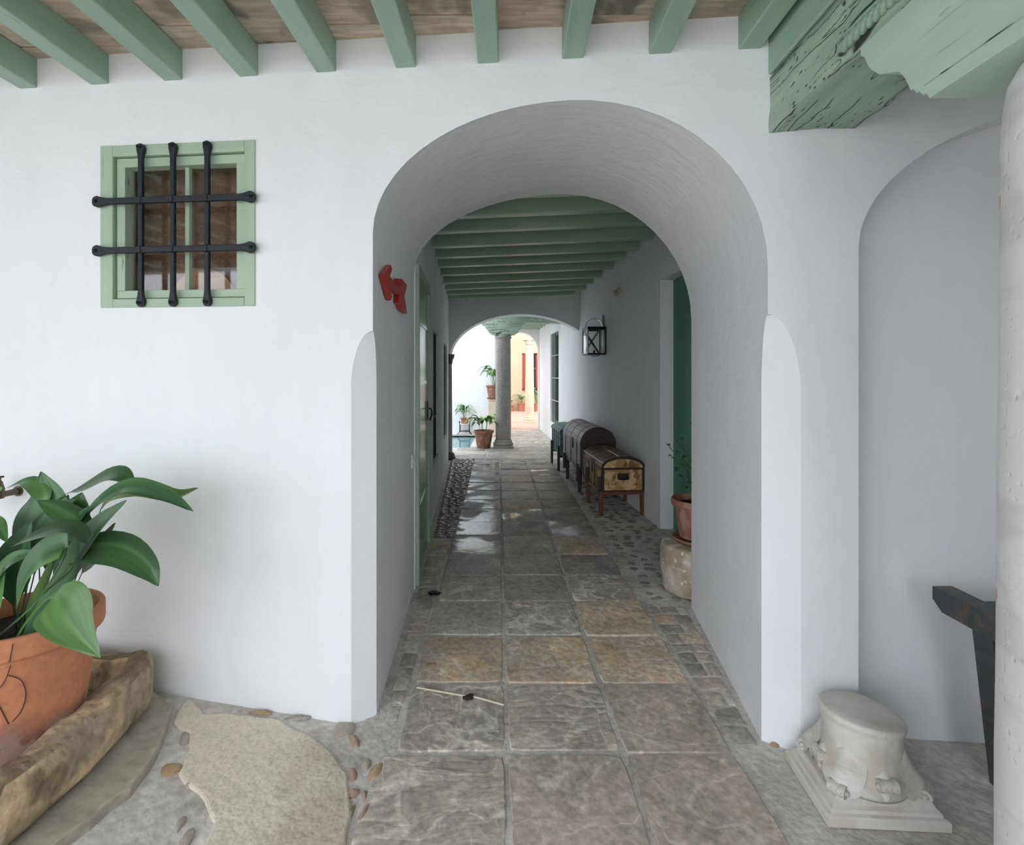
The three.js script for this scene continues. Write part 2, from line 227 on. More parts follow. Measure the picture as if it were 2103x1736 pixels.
const EV = new Evaluator(); EV.attributes = ['position', 'normal']; EV.useGroups = false;
function cut(g, ...holes) { let A = new Brush(g.clone()); A.geometry.deleteAttribute('uv'); A.updateMatrixWorld(); for (const h of holes) { const hh = h.clone(); hh.deleteAttribute('uv'); const B = new Brush(hh); B.updateMatrixWorld(); A = EV.evaluate(A, B, SUBTRACTION); } const r = A.geometry; r.clearGroups(); return uvBox(r); }
// arch outline, from the left foot over the crown to the right foot: [x, h] relative to nothing
function archLine(xl, xr, xc, spl, spr, crown, n = 26, foot = -0.3) {
  const out = [[xl, foot], [xl, mix(foot, spl, 0.5)]];
  for (let i = 0; i <= n; i++) { const t = Math.PI * (1 - i / n), c = Math.cos(t), s = Math.sin(t); out.push([c < 0 ? xc + (xc - xl) * c : xc + (xr - xc) * c, c < 0 ? spl + (crown - spl) * s : spr + (crown - spr) * s]); }
  out.push([xr, mix(foot, spr, 0.5)], [xr, foot]); return out;
}
const frontD = (x) => 2.05 - 0.0928 * x;                    // the front wall's plane
const leftX = (d) => -0.36 - 0.078 * d;                     // the passage's two walls
const rightX = (d) => 1.702 - 0.076 * d;
const ground = (x, d = 1) => 0.10 * Math.max(0, -x - 0.58) * sm(2.7, 2.4, d);

// ---------------------------------------------------------------- the front wall with its deep arch, blind arch and window
const WALL_TURN = -0.0925, onWall = (x, h, out = 0) => P(x - 0.0924 * out, h, frontD(x) - 0.9957 * out);
{
  const body = prism([[-8.4, frontD(-8.4)], [4.6, frontD(4.6)], [4.6, 3.35 - 0.158 * 4.6], [-8.4, 3.35 + 0.158 * 8.4]], -0.4, 3.3);
  // tunnel: front outline, middle, back outline, run a little past both faces
  const fo = archLine(-0.551, 0.946, 0.22, 1.955, 1.80, 2.447), bo = archLine(-0.636, 1.075, 0.26, 2.05, 1.72, 2.52);
  const at = (t) => fo.map(([x, h], i) => { const X = mix(x, bo[i][0], t), H = mix(h, bo[i][1], t), d = mix(frontD(x), 3.35 - 0.158 * bo[i][0], t); return P(X, H, d); });
  const tunnel = loft([at(-0.15), at(0.25), at(0.5), at(0.75), at(1.2)]);
  const nl = archLine(1.262, 3.2, 2.23, 1.86, 1.86, 2.385, 26, -0.3);
  const niche = loft([nl.map(([x, h]) => P(x, h, frontD(x) - 0.3)), nl.map(([x, h]) => P(x, h, frontD(x) + 0.13))]);
  const w = [[-1.690, 1.695], [-1.056, 1.695], [-1.056, 2.325], [-1.690, 2.325]];
  const hole = loft([w.map(([x, h]) => onWall(x, h, 0.1)), w.map(([x, h]) => onWall(x, h, -0.17))]);
  // the two chamfered corners, running out in a curve near the springing
  const chamfer = (side, legW, legJ, top, full) => {
    const rings = [];
    const H = [-0.3, 0.4, full]; for (let i = 1; i <= 10; i++) H.push(mix(full, top, Math.sin(i / 10 * Math.PI / 2)));
    for (const h of H) {
      const t = h <= full ? 1 : Math.sqrt(Math.max(0, 1 - ((h - full) / (top - full)) ** 2)) + 0.02;
      const x0 = side < 0 ? -0.551 : 0.946, s = side < 0 ? -1 : 1, d0 = frontD(x0), jx = side < 0 ? -0.063 : 0.103;
      const a = P(x0 + s * legW * t, h, frontD(x0 + s * legW * t)), b = P(x0 + jx * legJ * t, h, d0 + legJ * t), c = P(x0 - s * 0.1 * t - s * 0.02, h, d0 - 0.1 * t - 0.02);
      const o = a.clone().sub(b).multiplyScalar(0.5);
      rings.push([a.add(o), b.sub(o), c]);
    }
    return loft(rings);
  };
  const g = cut(body, tunnel, niche, hole, chamfer(-1, 0.088, 0.075, 1.57, 1.33), chamfer(1, 0.116, 0.066, 1.62, 1.30));
  struct('wall_front', g, M.plaster, 'thick whitewashed front wall pierced by a deep arch');
}
// ---------------------------------------------------------------- passage walls
{
  const L = (d0, d1, t, h0, h1, grow = 0.05) => prism([[leftX(d0) + grow, d0], [leftX(d1) + grow, d1], [leftX(d1) - t, d1], [leftX(d0) - t, d0]], h0, h1);
  struct('wall_left', cut(prism([[leftX(3.45), 3.45], [leftX(8.85), 8.85], [leftX(8.85) - 0.8, 8.85], [leftX(3.45) - 0.8, 3.45]], -0.3, 3.3), L(3.50, 4.50, 0.05, -0.05, 2.13), L(5.12, 6.02, 0.16, 0.50, 1.83), L(7.15, 8.05, 0.16, 0.50, 1.82)), M.plaster);
  const R = (d0, d1, t, h0, h1, grow = 0.05) => prism([[rightX(d0) - grow, d0], [rightX(d1) - grow, d1], [rightX(d1) + t, d1], [rightX(d0) + t, d0]], h0, h1);
  struct('wall_right', cut(prism([[rightX(3.12), 3.12], [rightX(13.6), 13.6], [rightX(13.6) + 0.9, 13.6], [rightX(3.12) + 0.9, 3.12]], -0.3, 3.3), R(3.0, 4.79, 0.15, -0.05, 2.246), R(10.38, 11.46, 0.14, 0.375, 2.25)), M.plaster);
  // second arch, across the end of the passage
  const plane2 = (x) => 8.6 - 0.19 * x;
  const a2 = archLine(-1.035, 1.30, 0.10, 1.66, 1.66, 2.365);
  struct('wall_back', cut(prism([[-4.7, plane2(-1.1)], [-1.3, plane2(-1.3)], [1.3, plane2(1.3)], [1.3, plane2(1.3) + 0.32], [-1.3, plane2(-1.3) + 0.32], [-4.7, plane2(-1.1) + 0.32]], -0.3, 2.95), loft([a2.map(([x, h]) => P(x, h, plane2(x) - 0.5)), a2.map(([x, h]) => P(x, h, plane2(x) + 0.8))])), M.plaster);
  // third arch and the white wall behind the pool
  const a3 = archLine(-0.24, 0.655, 0.21, 1.95, 1.95, 2.44);
  struct('wall_gallery_end', cut(prism([[-0.42, 13.3], [1.0, 13.3], [1.0, 13.62], [-0.42, 13.62]], -0.3, 2.95), loft([a3.map(([x, h]) => P(x, h, 12.9)), a3.map(([x, h]) => P(x, h, 14))])), M.plaster);
  struct('wall_pool', uvBox(prism([[-4.6, 12.45], [-0.40, 12.45], [-0.40, 12.85], [-4.6, 12.85]], -0.6, 2.9)), M.plaster);
  struct('wall_pool_left', uvBox(prism([[-4.6, 8.7], [-4.6, 12.85], [-4.9, 12.85], [-4.9, 8.7]], -0.6, 2.6)), M.plaster);
  // far court: peach rendered wall and its side walls
  struct('wall_peach', uvBox(prism([[-4, 20.2], [6, 20.2], [6, 20.5], [-4, 20.5]], -0.1, 6.2)), M.plasterPeach);
  struct('wall_court_left', uvBox(prism([[-4, 13.6], [-4, 20.3], [-4.3, 20.3], [-4.3, 13.6]], -0.1, 5.6)), M.plasterPeach);
  struct('wall_court_right', uvBox(prism([[6, 13.5], [6, 20.3], [6.3, 20.3], [6.3, 13.5]], -0.1, 5.6)), M.plasterPeach);
  // the court the camera stands in, and one added light-blocking wall
  struct('wall_near_left', uvBox(prism([[-8.2, 3.0], [-8.2, -13], [-8.5, -13], [-8.5, 3.0]], -0.2, 2.2)), M.plaster);
  struct('wall_near_back', uvBox(prism([[-8.5, -13], [6.8, -13], [6.8, -13.3], [-8.5, -13.3]], -0.2, 2.2)), M.plaster);
  struct('wall_added_shade', uvBox(prism([[1.45, -0.1], [3.6, -0.1], [3.6, -0.35], [1.45, -0.35]], -0.2, 2.8)), M.plaster);  // added out of view to keep light from behind off the blind arch
  struct('wall_near_right', uvBox(prism([[3.3, 2.0], [3.3, -7], [3.6, -7], [3.6, 2.0]], -0.2, 2.8)), M.plaster);
}
// ---------------------------------------------------------------- floor: mortar bed, flagstones, cobbles
const floor = (() => {
  const grids = [];
  const grid = (x0, x1, d0, d1, nx, nd) => {
    const g = new THREE.PlaneGeometry(1, 1, nx, nd); g.rotateX(-Math.PI / 2); const p = g.attributes.position, uv = g.attributes.uv;
    for (let i = 0; i < p.count; i++) { const x = mix(x0, x1, p.getX(i) + 0.5), d = mix(d0, d1, 0.5 - p.getZ(i)); const b = d < 2.6 ? 0.004 * n3(x * 4, d * 4, 1) + 0.002 * n3(x * 14, d * 14, 3) : 0; p.setXYZ(i, x, ground(x, d) + b, -d); uv.setXY(i, x, -d); }
    g.computeVertexNormals(); grids.push(g);
  };
  grid(-8.4, 4.8, 1.2, 2.8, 230, 40); grid(-1.3, 2.2, 2.8, 10.03, 10, 20); grid(-3.5, -1.3, 8.4, 10.03, 4, 4); grid(-0.80, 1.6, 10.03, 13.4, 6, 6); 
  const f = struct('floor', mergeGeometries(grids), M.mortar, 'worn mortar floor laid with slate flagstones and cobbles');
  return f;
})();
// the solid bed under the floor (keeps the ground closed)
struct('floor_bed', uvBox(prism([[-8.4, -13.2], [6.8, -13.2], [6.8, 9.9], [-8.4, 9.9]], -0.5, -0.06)), M.mortar);
struct('floor_pool_edge', merge([bx(2.72, 0.06, 0.26, -2.16, -0.03, -12.33), bx(0.3, 0.06, 2.4, -3.35, -0.03, -11.2), bx(0.40, 0.012, 2.30, -0.60, 0.0, -11.25)]), M.deck);
struct('floor_near_court', uvBox(prism([[-8.4, -13.2], [6.8, -13.2], [6.8, 1.2], [-8.4, 1.2]], -0.06, 0.0)), M.mortar);
struct('floor_court', bx(10, 0.06, 7.0, 1, -0.03, -16.86), M.tile);
{
  const R = rng(21);
  // a flagstone: uneven outline, softened arris, slightly proud of the mortar
  function slab(quad, top, m, seed, parent = floor, name = 'flagstone', hFn = () => 0) {
    const n = 6, ring = [];
    for (let k = 0; k < 4; k++) for (let i = 0; i < n; i++) { const a = quad[k], b = quad[(k + 1) % 4], t = i / n; let x = mix(a[0], b[0], t), d = mix(a[1], b[1], t); const q = i === 0 ? 0.3 : 1; x += 0.007 * q * n3(x * 9, d * 9, seed); d += 0.007 * q * n3(x * 9, d * 9, seed + 7); if (i === 0) { const c = quad.reduce((s, p) => [s[0] + p[0] / 4, s[1] + p[1] / 4], [0, 0]); x = mix(x, c[0], 0.03); d = mix(d, c[1], 0.03); } ring.push([x, d]); }
    const N = ring.length, c = ring.reduce((s, p) => [s[0] + p[0] / N, s[1] + p[1] / N], [0, 0]);
    const pos = [], idx = [], uv = [];
    const push = (x, d, h) => { pos.push(x, hFn(x, d) + h, -d); uv.push(x + seed * 0.37, -d + seed * 0.21); };
    for (const [s, h] of [[1, -0.03], [1, top - 0.004], [0.975, top], [0.5, top + 0.001]]) for (const [x, d] of ring) push(mix(c[0], x, s), mix(c[1], d, s), h + (s < 0.98 ? 0.002 * n3(x * 6, d * 6, seed + 3) : 0));
    push(c[0], c[1], top + 0.001);
    for (let k = 0; k < 3; k++) for (let i = 0; i < N; i++) { const a = k * N + i, b = k * N + (i + 1) % N; idx.push(a, b, a + N, b, b + N, a + N); }
    for (let i = 0; i < N; i++) idx.push(3 * N + i, 3 * N + (i + 1) % N, 4 * N);
    const g = new THREE.BufferGeometry(); g.setAttribute('position', new THREE.Float32BufferAttribute(pos, 3)); g.setAttribute('uv', new THREE.Float32BufferAttribute(uv, 2)); g.setIndex(idx); g.computeVertexNormals();
    mesh(name, g, m, parent);
  }
  const lineX = (k, d) => [-0.448, -0.031, 0.398, 0.811][k] - 0.0266 * (d - 2.396);
  const rows = [0.62, 1.06, 1.50, 1.951, 2.396, 2.826, 3.254, 3.677, 4.102, 4.555, 5.02, 5.49, 5.89, 6.34, 6.80, 7.26, 7.72, 8.18, 8.64];
  const kind = { '2,0': M.slabStreak, '2,1': M.slabPurple, '2,2': M.slabPurple, '3,0': M.slabVeined, '3,1': M.slabStreak, '3,2': M.slabPurple, '4,0': M.slabOchre, '4,1': M.slabOchre, '4,2': M.slabOchre, '5,0': M.slabStreak, '5,1': M.slabVeined, '5,2': M.slabOchre, '6,0': M.slabStreak, '6,1': M.slabPlain, '6,2': M.slabVeined, '7,0': M.slabPlain, '7,1': M.slabPlain, '7,2': M.slabDark, '8,0': M.slabWet, '8,1': M.slabPlain, '8,2': M.slabOchre, '11,1': M.slabOchre, '14,1': M.slabOchre };
  for (let c = 0; c < 3; c++) for (let r = 0; r + 1 < rows.length; r++) {
    const j = () => (R() - 0.5) * 0.03, d0 = rows[r] + (r > 8 ? j() * 2 : j() * 0.6), d1 = rows[r + 1] + (r > 7 ? j() * 2 : j() * 0.6), g = 0.009;
    const m = kind[r + ',' + c] ?? (c === 0 || R() < 0.3 ? M.slabWet : [M.slabPlain, M.slabDark, M.slabPlain][Math.floor(R() * 3)]);
    const wob = r === 2 && c === 0 ? -0.06 : 0;
    slab([[lineX(c, d0) + g + wob, d0 + g], [lineX(c + 1, d0) - g, d0 + g], [lineX(c + 1, d1) - g, d1 - g], [lineX(c, d1) + g + wob, d1 - g]], 0.004 + 0.006 * R(), m, r * 3 + c + 1);
  }
  // paving of the gallery beyond the second arch: wide slabs laid across
  for (let r = 0; r < 3; r++) { const d0 = 8.66 + r * 0.46, d1 = d0 + 0.46; let x = -1.02; while (x < 1.0) { const w = 0.42 + 0.2 * R(), x1 = Math.min(x + w, 1.02); slab([[x + 0.008, d0 + 0.008], [x1 - 0.008, d0 + 0.008], [x1 - 0.008, d1 - 0.008], [x + 0.008, d1 - 0.008]], 0.004 + 0.005 * R(), [M.slabWet, M.slabPlain, M.slabStreak][Math.floor(R() * 3)], 80 + r * 8 + Math.round(x * 5)); x = x1; } }
  for (let r = 0; r < 7; r++) { const d0 = 10.06 + r * 0.46, d1 = d0 + 0.46; let x = -0.36; while (x < 0.72) { const w = 0.36 + 0.16 * R(), x1 = x + w > 0.62 ? 0.86 - 0.05 * r * 0.4 : x + w; slab([[x + 0.008, d0 + 0.008], [x1 - 0.008, d0 + 0.008], [x1 - 0.008, d1 - 0.008], [x + 0.008, d1 - 0.008]], 0.004 + 0.004 * R(), [M.slabStreak, M.slabVeined, M.slabStreak][Math.floor(R() * 3)], 130 + r * 8 + Math.round(x * 5)); x = x1; } }
  // cobbles in the two margins of the passage
  const dome = [0, 1, 2, 3, 4].map((k) => { const g = new THREE.SphereGeometry(1, 10, 4, 0, Math.PI * 2, 0, Math.PI * 0.56); const p = g.attributes.position; for (let i = 0; i < p.count; i++) { const x = p.getX(i), y = p.getY(i), z = p.getZ(i), s = 1 + 0.5 * n3(x * 1.6 + k * 5, y * 1.6, z * 1.6); p.setXYZ(i, x * s, y, z * s); } g.computeVertexNormals(); return g; });
  const list = [];
  for (let d = 4.55; d < 8.7; d += 0.075) { let x = leftX(d) + 0.04; const xe = lineX(0, d) - 0.03; while (x < xe) { const w = 0.06 + 0.05 * R(); list.push([x + w / 2, d + (R() - 0.5) * 0.03, w * 0.48, 0.034 + 0.008 * R(), 0.018, (R() - 0.5) * 0.7, R() < 0.75 ? 0 : 1 + Math.floor(R() * 2)]); x += w * 1.05; } }
  for (let d = 3.3; d < 8.6; d += 0.085) { let x = lineX(3, d) + 0.06; const xe = Math.min(rightX(d) - 0.05, 1.5); while (x < xe) { const w = 0.06 + 0.07 * R(); if (R() < 0.72) list.push([x + w / 2, d + (R() - 0.5) * 0.05, w * 0.45, 0.028 + 0.016 * R(), 0.005, (R() - 0.5) * 1.0, R() < 0.6 ? 0 : R() < 0.7 ? 1 : 2 + Math.floor(R() * 2)]); x += w * 1.25; } }
  // flat worn stones laid along both sides of the tunnel
  for (const side of [0, 1]) for (let d = side ? 2.0 : 2.14; d < (side ? 3.15 : 4.5);) {
    const dd = 0.07 + 0.06 * R(), e = Math.min(1, (d - 2) / 1.2); let x = side ? lineX(3, d) + 0.012 : Math.max(-0.54 - 0.065 * (d - 2.1), leftX(d)) + 0.012; const xe = side ? 0.945 + 0.1 * (d - 2.0) - 0.012 : lineX(0, d) - 0.012;
    while (xe - x > 0.03) { let w = 0.05 + 0.09 * R(); if (xe - x - w < 0.04) w = xe - x; const q = () => (R() - 0.5) * 0.014, g = 0.005; slab([[x + g + q() * 0.5, d + g + q()], [x + w - g + q() * 0.5, d + g + q()], [x + w - g + q() * 0.5, d + dd - g + q()], [x + g + q() * 0.5, d + dd - g + q()]], 0.001 + 0.004 * R(), R() < 0.13 ? M.slabOchre : R() < 0.2 ? M.slabPurple : [M.slabStreak, M.slabPlain, M.mortar][Math.floor(R() * 3)], 200 + Math.floor(R() * 90), floor, 'paving_stone'); x += w; }
    d += dd;
  }
  list.sort((a, b) => b[2] * b[3] / b[1] ** 3 - a[2] * a[3] / a[1] ** 3);
  const rest = [];
  list.forEach(([x, d, rx, rz, ry, t, c], i) => {
    const g = dome[i % 5];
    if (i < 285) { const o = mesh('cobble', g, M.cobble[c], floor); o.position.set(x, -0.004, -d); o.scale.set(rx, ry + 0.004, rz); o.rotation.y = t; }
    else { const q = g.clone(); q.applyMatrix4(new THREE.Matrix4().compose(new THREE.Vector3(x, -0.004, -d), new THREE.Quaternion().setFromAxisAngle(new THREE.Vector3(0, 1, 0), t), new THREE.Vector3(rx, ry + 0.004, rz))); rest.push(q); }
  });
  if (rest.length) { const o = mesh('small_cobbles', merge(rest), M.cobble[0], floor); o.userData.kind = 'stuff'; }
  // near left: the broken millstone, odd stones and brick scraps set in the mortar
  const flat = (pts, top, m, name, seed = 0) => {
    const sh = new THREE.Shape(pts.map(([x, d]) => new THREE.Vector2(x, d)));
    const g0 = new THREE.ExtrudeGeometry(sh, { depth: 0.05, bevelEnabled: true, bevelThickness: 0.008, bevelSize: 0.008, bevelSegments: 2, curveSegments: 4 });
    g0.rotateX(-Math.PI / 2); const p = g0.attributes.position; for (let i = 0; i < p.count; i++) { const x = p.getX(i), d = -p.getZ(i); p.setY(i, p.getY(i) - 0.05 - 0.008 + top + ground(x, d)); }
    g0.computeVertexNormals(); return mesh(name, uvBox(g0), m, floor);
  };
  const wobble = (pts, seed, amp, sub = 6) => { const out = []; for (let k = 0; k < pts.length; k++) for (let i = 0; i < sub; i++) { const a = pts[k], b = pts[(k + 1) % pts.length], t = i / sub, x = mix(a[0], b[0], t), d = mix(a[1], b[1], t); out.push([x + amp * n3(x * 12, d * 12, seed), d + amp * n3(x * 12, d * 12, seed + 5)]); } return out; };
  const arc = []; for (let k = 0; k <= 14; k++) { const t = mix(-0.35, 1.85, k / 14); arc.push([-1.05 + 0.555 * Math.cos(t), 1.53 + 0.555 * Math.sin(t)]); }
  flat(wobble([...arc, [-1.31, 2.15], [-1.285, 2.02], [-1.19, 1.96], [-1.13, 1.87], [-1.11, 1.78], [-0.98, 1.70], [-0.90, 1.62], [-0.86, 1.45], [-0.84, 1.2], [-0.7, 1.05]], 3, 0.014, 3), 0.012, M.millstone, 'millstone_slab').userData.label = 'pale broken millstone set in the mortar';
  flat(wobble([[-1.33, 2.06], [-1.262, 1.92], [-1.222, 1.78], [-1.215, 1.68], [-1.235, 1.58], [-1.27, 1.46], [-1.33, 1.30], [-1.45, 1.16], [-2.6, 1.0], [-2.8, 2.2], [-1.5, 2.17]], 9, 0.01, 4), 0.036, M.ledge, 'trough_ledge');
  const spots = [[-1.16, 1.80, 0.033, 0.030, 3, 0], [-0.86, 1.565, 0.032, 0.055, 3, 0.1], [-0.475, 1.865, 0.026, 0.050, 3, -0.25], [-0.555, 1.85, 0.018, 0.036, 4, 0.4], [-0.52, 1.90, 0.016, 0.03, 2, 0.2], [-0.52, 1.68, 0.012, 0.048, 4, -0.15], [-0.47, 1.69, 0.012, 0.045, 4, -0.2], [-0.60, 2.02, 0.016, 0.045, 4, 0.6], [-0.66, 2.08, 0.05, 0.05, 2, 0.4], [-0.53, 1.77, 0.024, 0.02, 4, 0.2], [-0.49, 1.76, 0.010, 0.025, 4, 0.3], [-1.01, 2.12, 0.05, 0.012, 3, 0.1], [-0.86, 2.11, 0.06, 0.014, 1, 0.15], [-1.2, 1.95, 0.022, 0.05, 2, 0.5], [-0.95, 1.55, 0.018, 0.045, 2, 0.3], [-1.0, 1.6, 0.012, 0.03, 2, 0.2], [-1.06, 1.74, 0.014, 0.012, 2, 0], [-0.52, 1.58, 0.024, 0.03, 1, 0], [-0.385, 2.54, 0.034, 0.028, 3, 0.3], [0.99, 2.0, 0.02, 0.015, 4, 0]];
  spots.forEach(([x, d, rx, rz, c, t], i) => { const o = mesh('pebble', dome[i % 5], M.cobble[c], floor); o.position.set(x, ground(x, d) - 0.004, -d); o.scale.set(rx, 0.016, rz); o.rotation.y = t; });
}
// ---------------------------------------------------------------- ceilings
const profile = (w, h, len, r = 0.006) => new RoundedBoxGeometry(w, h, len, 2, r);
{
  const ceil = struct('ceiling', null, null, 'brown board ceiling on green joists over the entrance');
  const R = rng(5), dEdge = -1.2;
  for (let k = -19; k <= 8; k++) {
    const x = -1.716 + 0.3247 * k + 0, d1 = frontD(x) + 0.12, len = d1 - dEdge;
    const g = shiftUV(uvAlong(profile(0.082, 0.125, len), 'z'), k * 0.41, k * 0.23); g.translate(x, 2.6675, -(d1 + dEdge) / 2);
    mesh('joist', g, M.green, ceil);
    // ceiling boards of the bay to the right of this joist
    let d = frontD(x) + 0.05; const x0 = x, x1 = x + 0.3247; let i = 0;
    while (d > 1.35 && k > -5) { const w = i++ === 0 ? 0.04 + 0.16 * R() : 0.17 + 0.14 * R(), e = Math.max(d - w, 1.35); const b = bx(x1 - x0, 0.03, d - e - 0.004, (x0 + x1) / 2, 2.745 + 0.006 * (R() - 0.5), -(d + e) / 2, 0.003); b.translate(0, 0, 0); mesh('board', shiftUV(b, R() * 3, R() * 3), M.board[Math.floor(R() * 3)], ceil); d = e; }
  }
  mesh('boarding', merge([bx(9.4, 0.03, 2.55, -3.8, 2.745, -0.075), bx(5.3, 0.03, 1.6, -5.7, 2.745, -2.15)]), M.board[1], ceil);
  mesh('roof_slab', bx(9.6, 0.25, 3.75, -3.8, 2.89, -0.655), M.plaster, ceil);
  // roof of the gallery on the right, beyond the girder
  const c2 = struct('ceiling_right', null, null, 'green joist ceiling of the side gallery');
  mesh('roof_slab', bx(2.9, 0.25, 9.2, 2.45, 2.89, 2.5), M.plaster, c2);
  for (let k = 0; k < 26; k++) mesh('joist', bx(2.1, 0.12, 0.082, 2.25, 2.70, -1.75 + k * 0.34, 0.005), M.green, c2);
  mesh('eave_beam', bx(9.6, 0.16, 0.14, -3.8, 2.66, 1.2, 0.01), M.green, ceil);
}
function shiftUV(g, a, b) { const u = g.attributes.uv; for (let i = 0; i < u.count; i++) u.setXY(i, u.getX(i) + a, u.getY(i) + b); return g; }
{
  const cp = struct('ceiling_passage', null, null, 'green painted joists close together over the passage');
  const j = [3.62, 4.05, 4.47, 4.98, 5.43, 5.89, 6.39, 6.96, 7.47, 7.96, 8.46];
  for (const d of j) {
    const xl = leftX(d) - 0.06, xr = rightX(d) + 0.06, w = xr - xl, g = shiftUV(uvAlong(profile(w, 0.17, 0.10, 0.012), 'x'), d * 0.7, d * 0.3);
    const hl = 2.58, hr = 2.665, a = Math.atan2(hr - hl, 2.1); g.rotateZ(a); g.translate((xl + xr) / 2, (hl + hr) / 2 + 0.085, -d - 0.0); mesh('joist', g, M.greenPassage, cp);
  }
  const b = bx(3.4, 0.03, 5.6, 0.2, 0, -6.15); b.rotateZ(0.0405); b.translate(0, 2.80, 0); mesh('boarding', b, M.greenPassage, cp);
  mesh('roof_slab', bx(4.2, 0.3, 5.9, 0.2, 3.12, -6.2), M.plaster, cp);
  // gallery after the second arch: roof across, then along the right wall
  const cg = struct('ceiling_gallery', null, null, 'green joist ceiling of the far gallery');
  mesh('roof_slab', bx(1.6, 0.2, 4.7, 0.5, 2.86, -11.1), M.greenPassage, cg);
  mesh('girder', bx(2.2, 0.30, 0.24, -0.05, 2.505, -10.06, 0.012), M.greenOld, cg);
  for (let k = 0; k < 7; k++) mesh('joist', bx(1.55, 0.16, 0.09, 0.42, 2.585, -(10.5 + k * 0.45), 0.008), M.greenLight, cg);
  mesh('girder', bx(0.22, 0.30, 3.2, -0.25, 2.61, -11.75, 0.012), M.greenPassage, cg);
}
// ---------------------------------------------------------------- girder, bracket and marble column on the right
{
  const t = thing('timber_girder', 'cracked old green girder running from the wall over the right column', 'beam', P(1.1, 2.295, 0.6));
  const len = 2.7;                            // from inside the wall out over the court
  const lo = rough(new THREE.BoxGeometry(0.292, 0.20, len, 10, 8, 80), 0.010, 5, 2); lo.translate(0, 0.10, -0.25);
  mesh('lower_timber', uvAlong(lo, 'z'), M.greenOld, t);
  const up = bx(0.305, 0.215, len, 0, 0.318, -0.25, 0.008); mesh('upper_timber', uvAlong(up, 'z'), M.green, t);
  const beads = []; for (let k = 0; k < 70; k++) { const g = new THREE.SphereGeometry(1, 8, 6); g.scale(0.014, 0.026, 0.011); g.rotateX(0.7); g.translate(-0.153, 0.042, -0.90 + k * 0.026); beads.push(g); }
  const rope = mesh('rope_moulding', merge(beads), M.green, t); rope.userData.kind = 'stuff';
  mesh('fillet', bx(0.012, 0.012, 1.9, -0.148, 0.072, 0.03, 0.003), M.green, t); 
}
{
  const t = thing('carved_bracket', 'green carved wooden bracket with scrolled end on top of marble column', 'bracket', P(1.1, 2.034, 0.98));
  const half = [[1.4545, 2.293], [1.452, 2.270], [1.440, 2.262], [1.4288, 2.2376], [1.416, 2.215], [1.3985, 2.198], [1.384, 2.183], [1.3669, 2.1744], [1.34, 2.162], [1.3126, 2.149], [1.2939, 2.126], [1.2824, 2.1045], [1.2735, 2.083], [1.2624, 2.080], [1.2557, 2.0668], [1.2451, 2.066], [1.236, 2.052], [1.224, 2.048], [1.2158, 2.034]];
  const pts = [...half.map(([d, h]) => [d - 0.98, h - 2.034]), ...half.slice().reverse().map(([d, h]) => [0.98 - d, h - 2.034])];
  const g = new THREE.ExtrudeGeometry(new THREE.Shape(pts.map(([d, h]) => new THREE.Vector2(d, h))), { depth: 0.286, bevelEnabled: true, bevelThickness: 0.002, bevelSize: 0.002, bevelSegments: 1 });
  g.rotateY(Math.PI / 2); g.translate(-0.143, 0, 0);
  mesh('bracket_block', uvAlong(g, 'z'), M.greenBracketLit, t);
  mesh('moulding', bx(0.292, 0.004, 0.50, 0, 0.034, 0, 0.001), M.greenOld, t);
  mesh('moulding', bx(0.290, 0.0025, 0.70, 0, 0.150, 0, 0.001), M.greenLight, t);
}
{
  const t = thing('marble_column', 'weathered white marble column at the right edge', 'column', P(1.122, 0, 0.985));
  const pts = [[0, 2.034], [0.08, 2.034], [0.11, 2.026], [0.135, 2.006], [0.15, 1.975], [0.156, 1.93], [0.160, 1.85]]; for (let k = 1; k <= 12; k++) pts.push([0.160 + 0.012 * k / 12, mix(1.85, 0.02, k / 12)]); pts.push([0, 0.02]);
  const g = lathe(pts.reverse(), 64); const p = g.attributes.position; for (let i = 0; i < p.count; i++) { const x = p.getX(i), y = p.getY(i), z = p.getZ(i), s = 1 + 0.012 * n3(x * 7, y * 5, z * 7); p.setX(i, x * s); p.setZ(i, z * s); } g.computeVertexNormals();
  mesh('shaft', g, M.marbleColumn, t); mesh('base', lathe([[0, 0], [0.22, 0], [0.22, 0.05], [0.19, 0.08], [0.17, 0.09], [0, 0.09]], 48), M.marbleColumn, t);
}
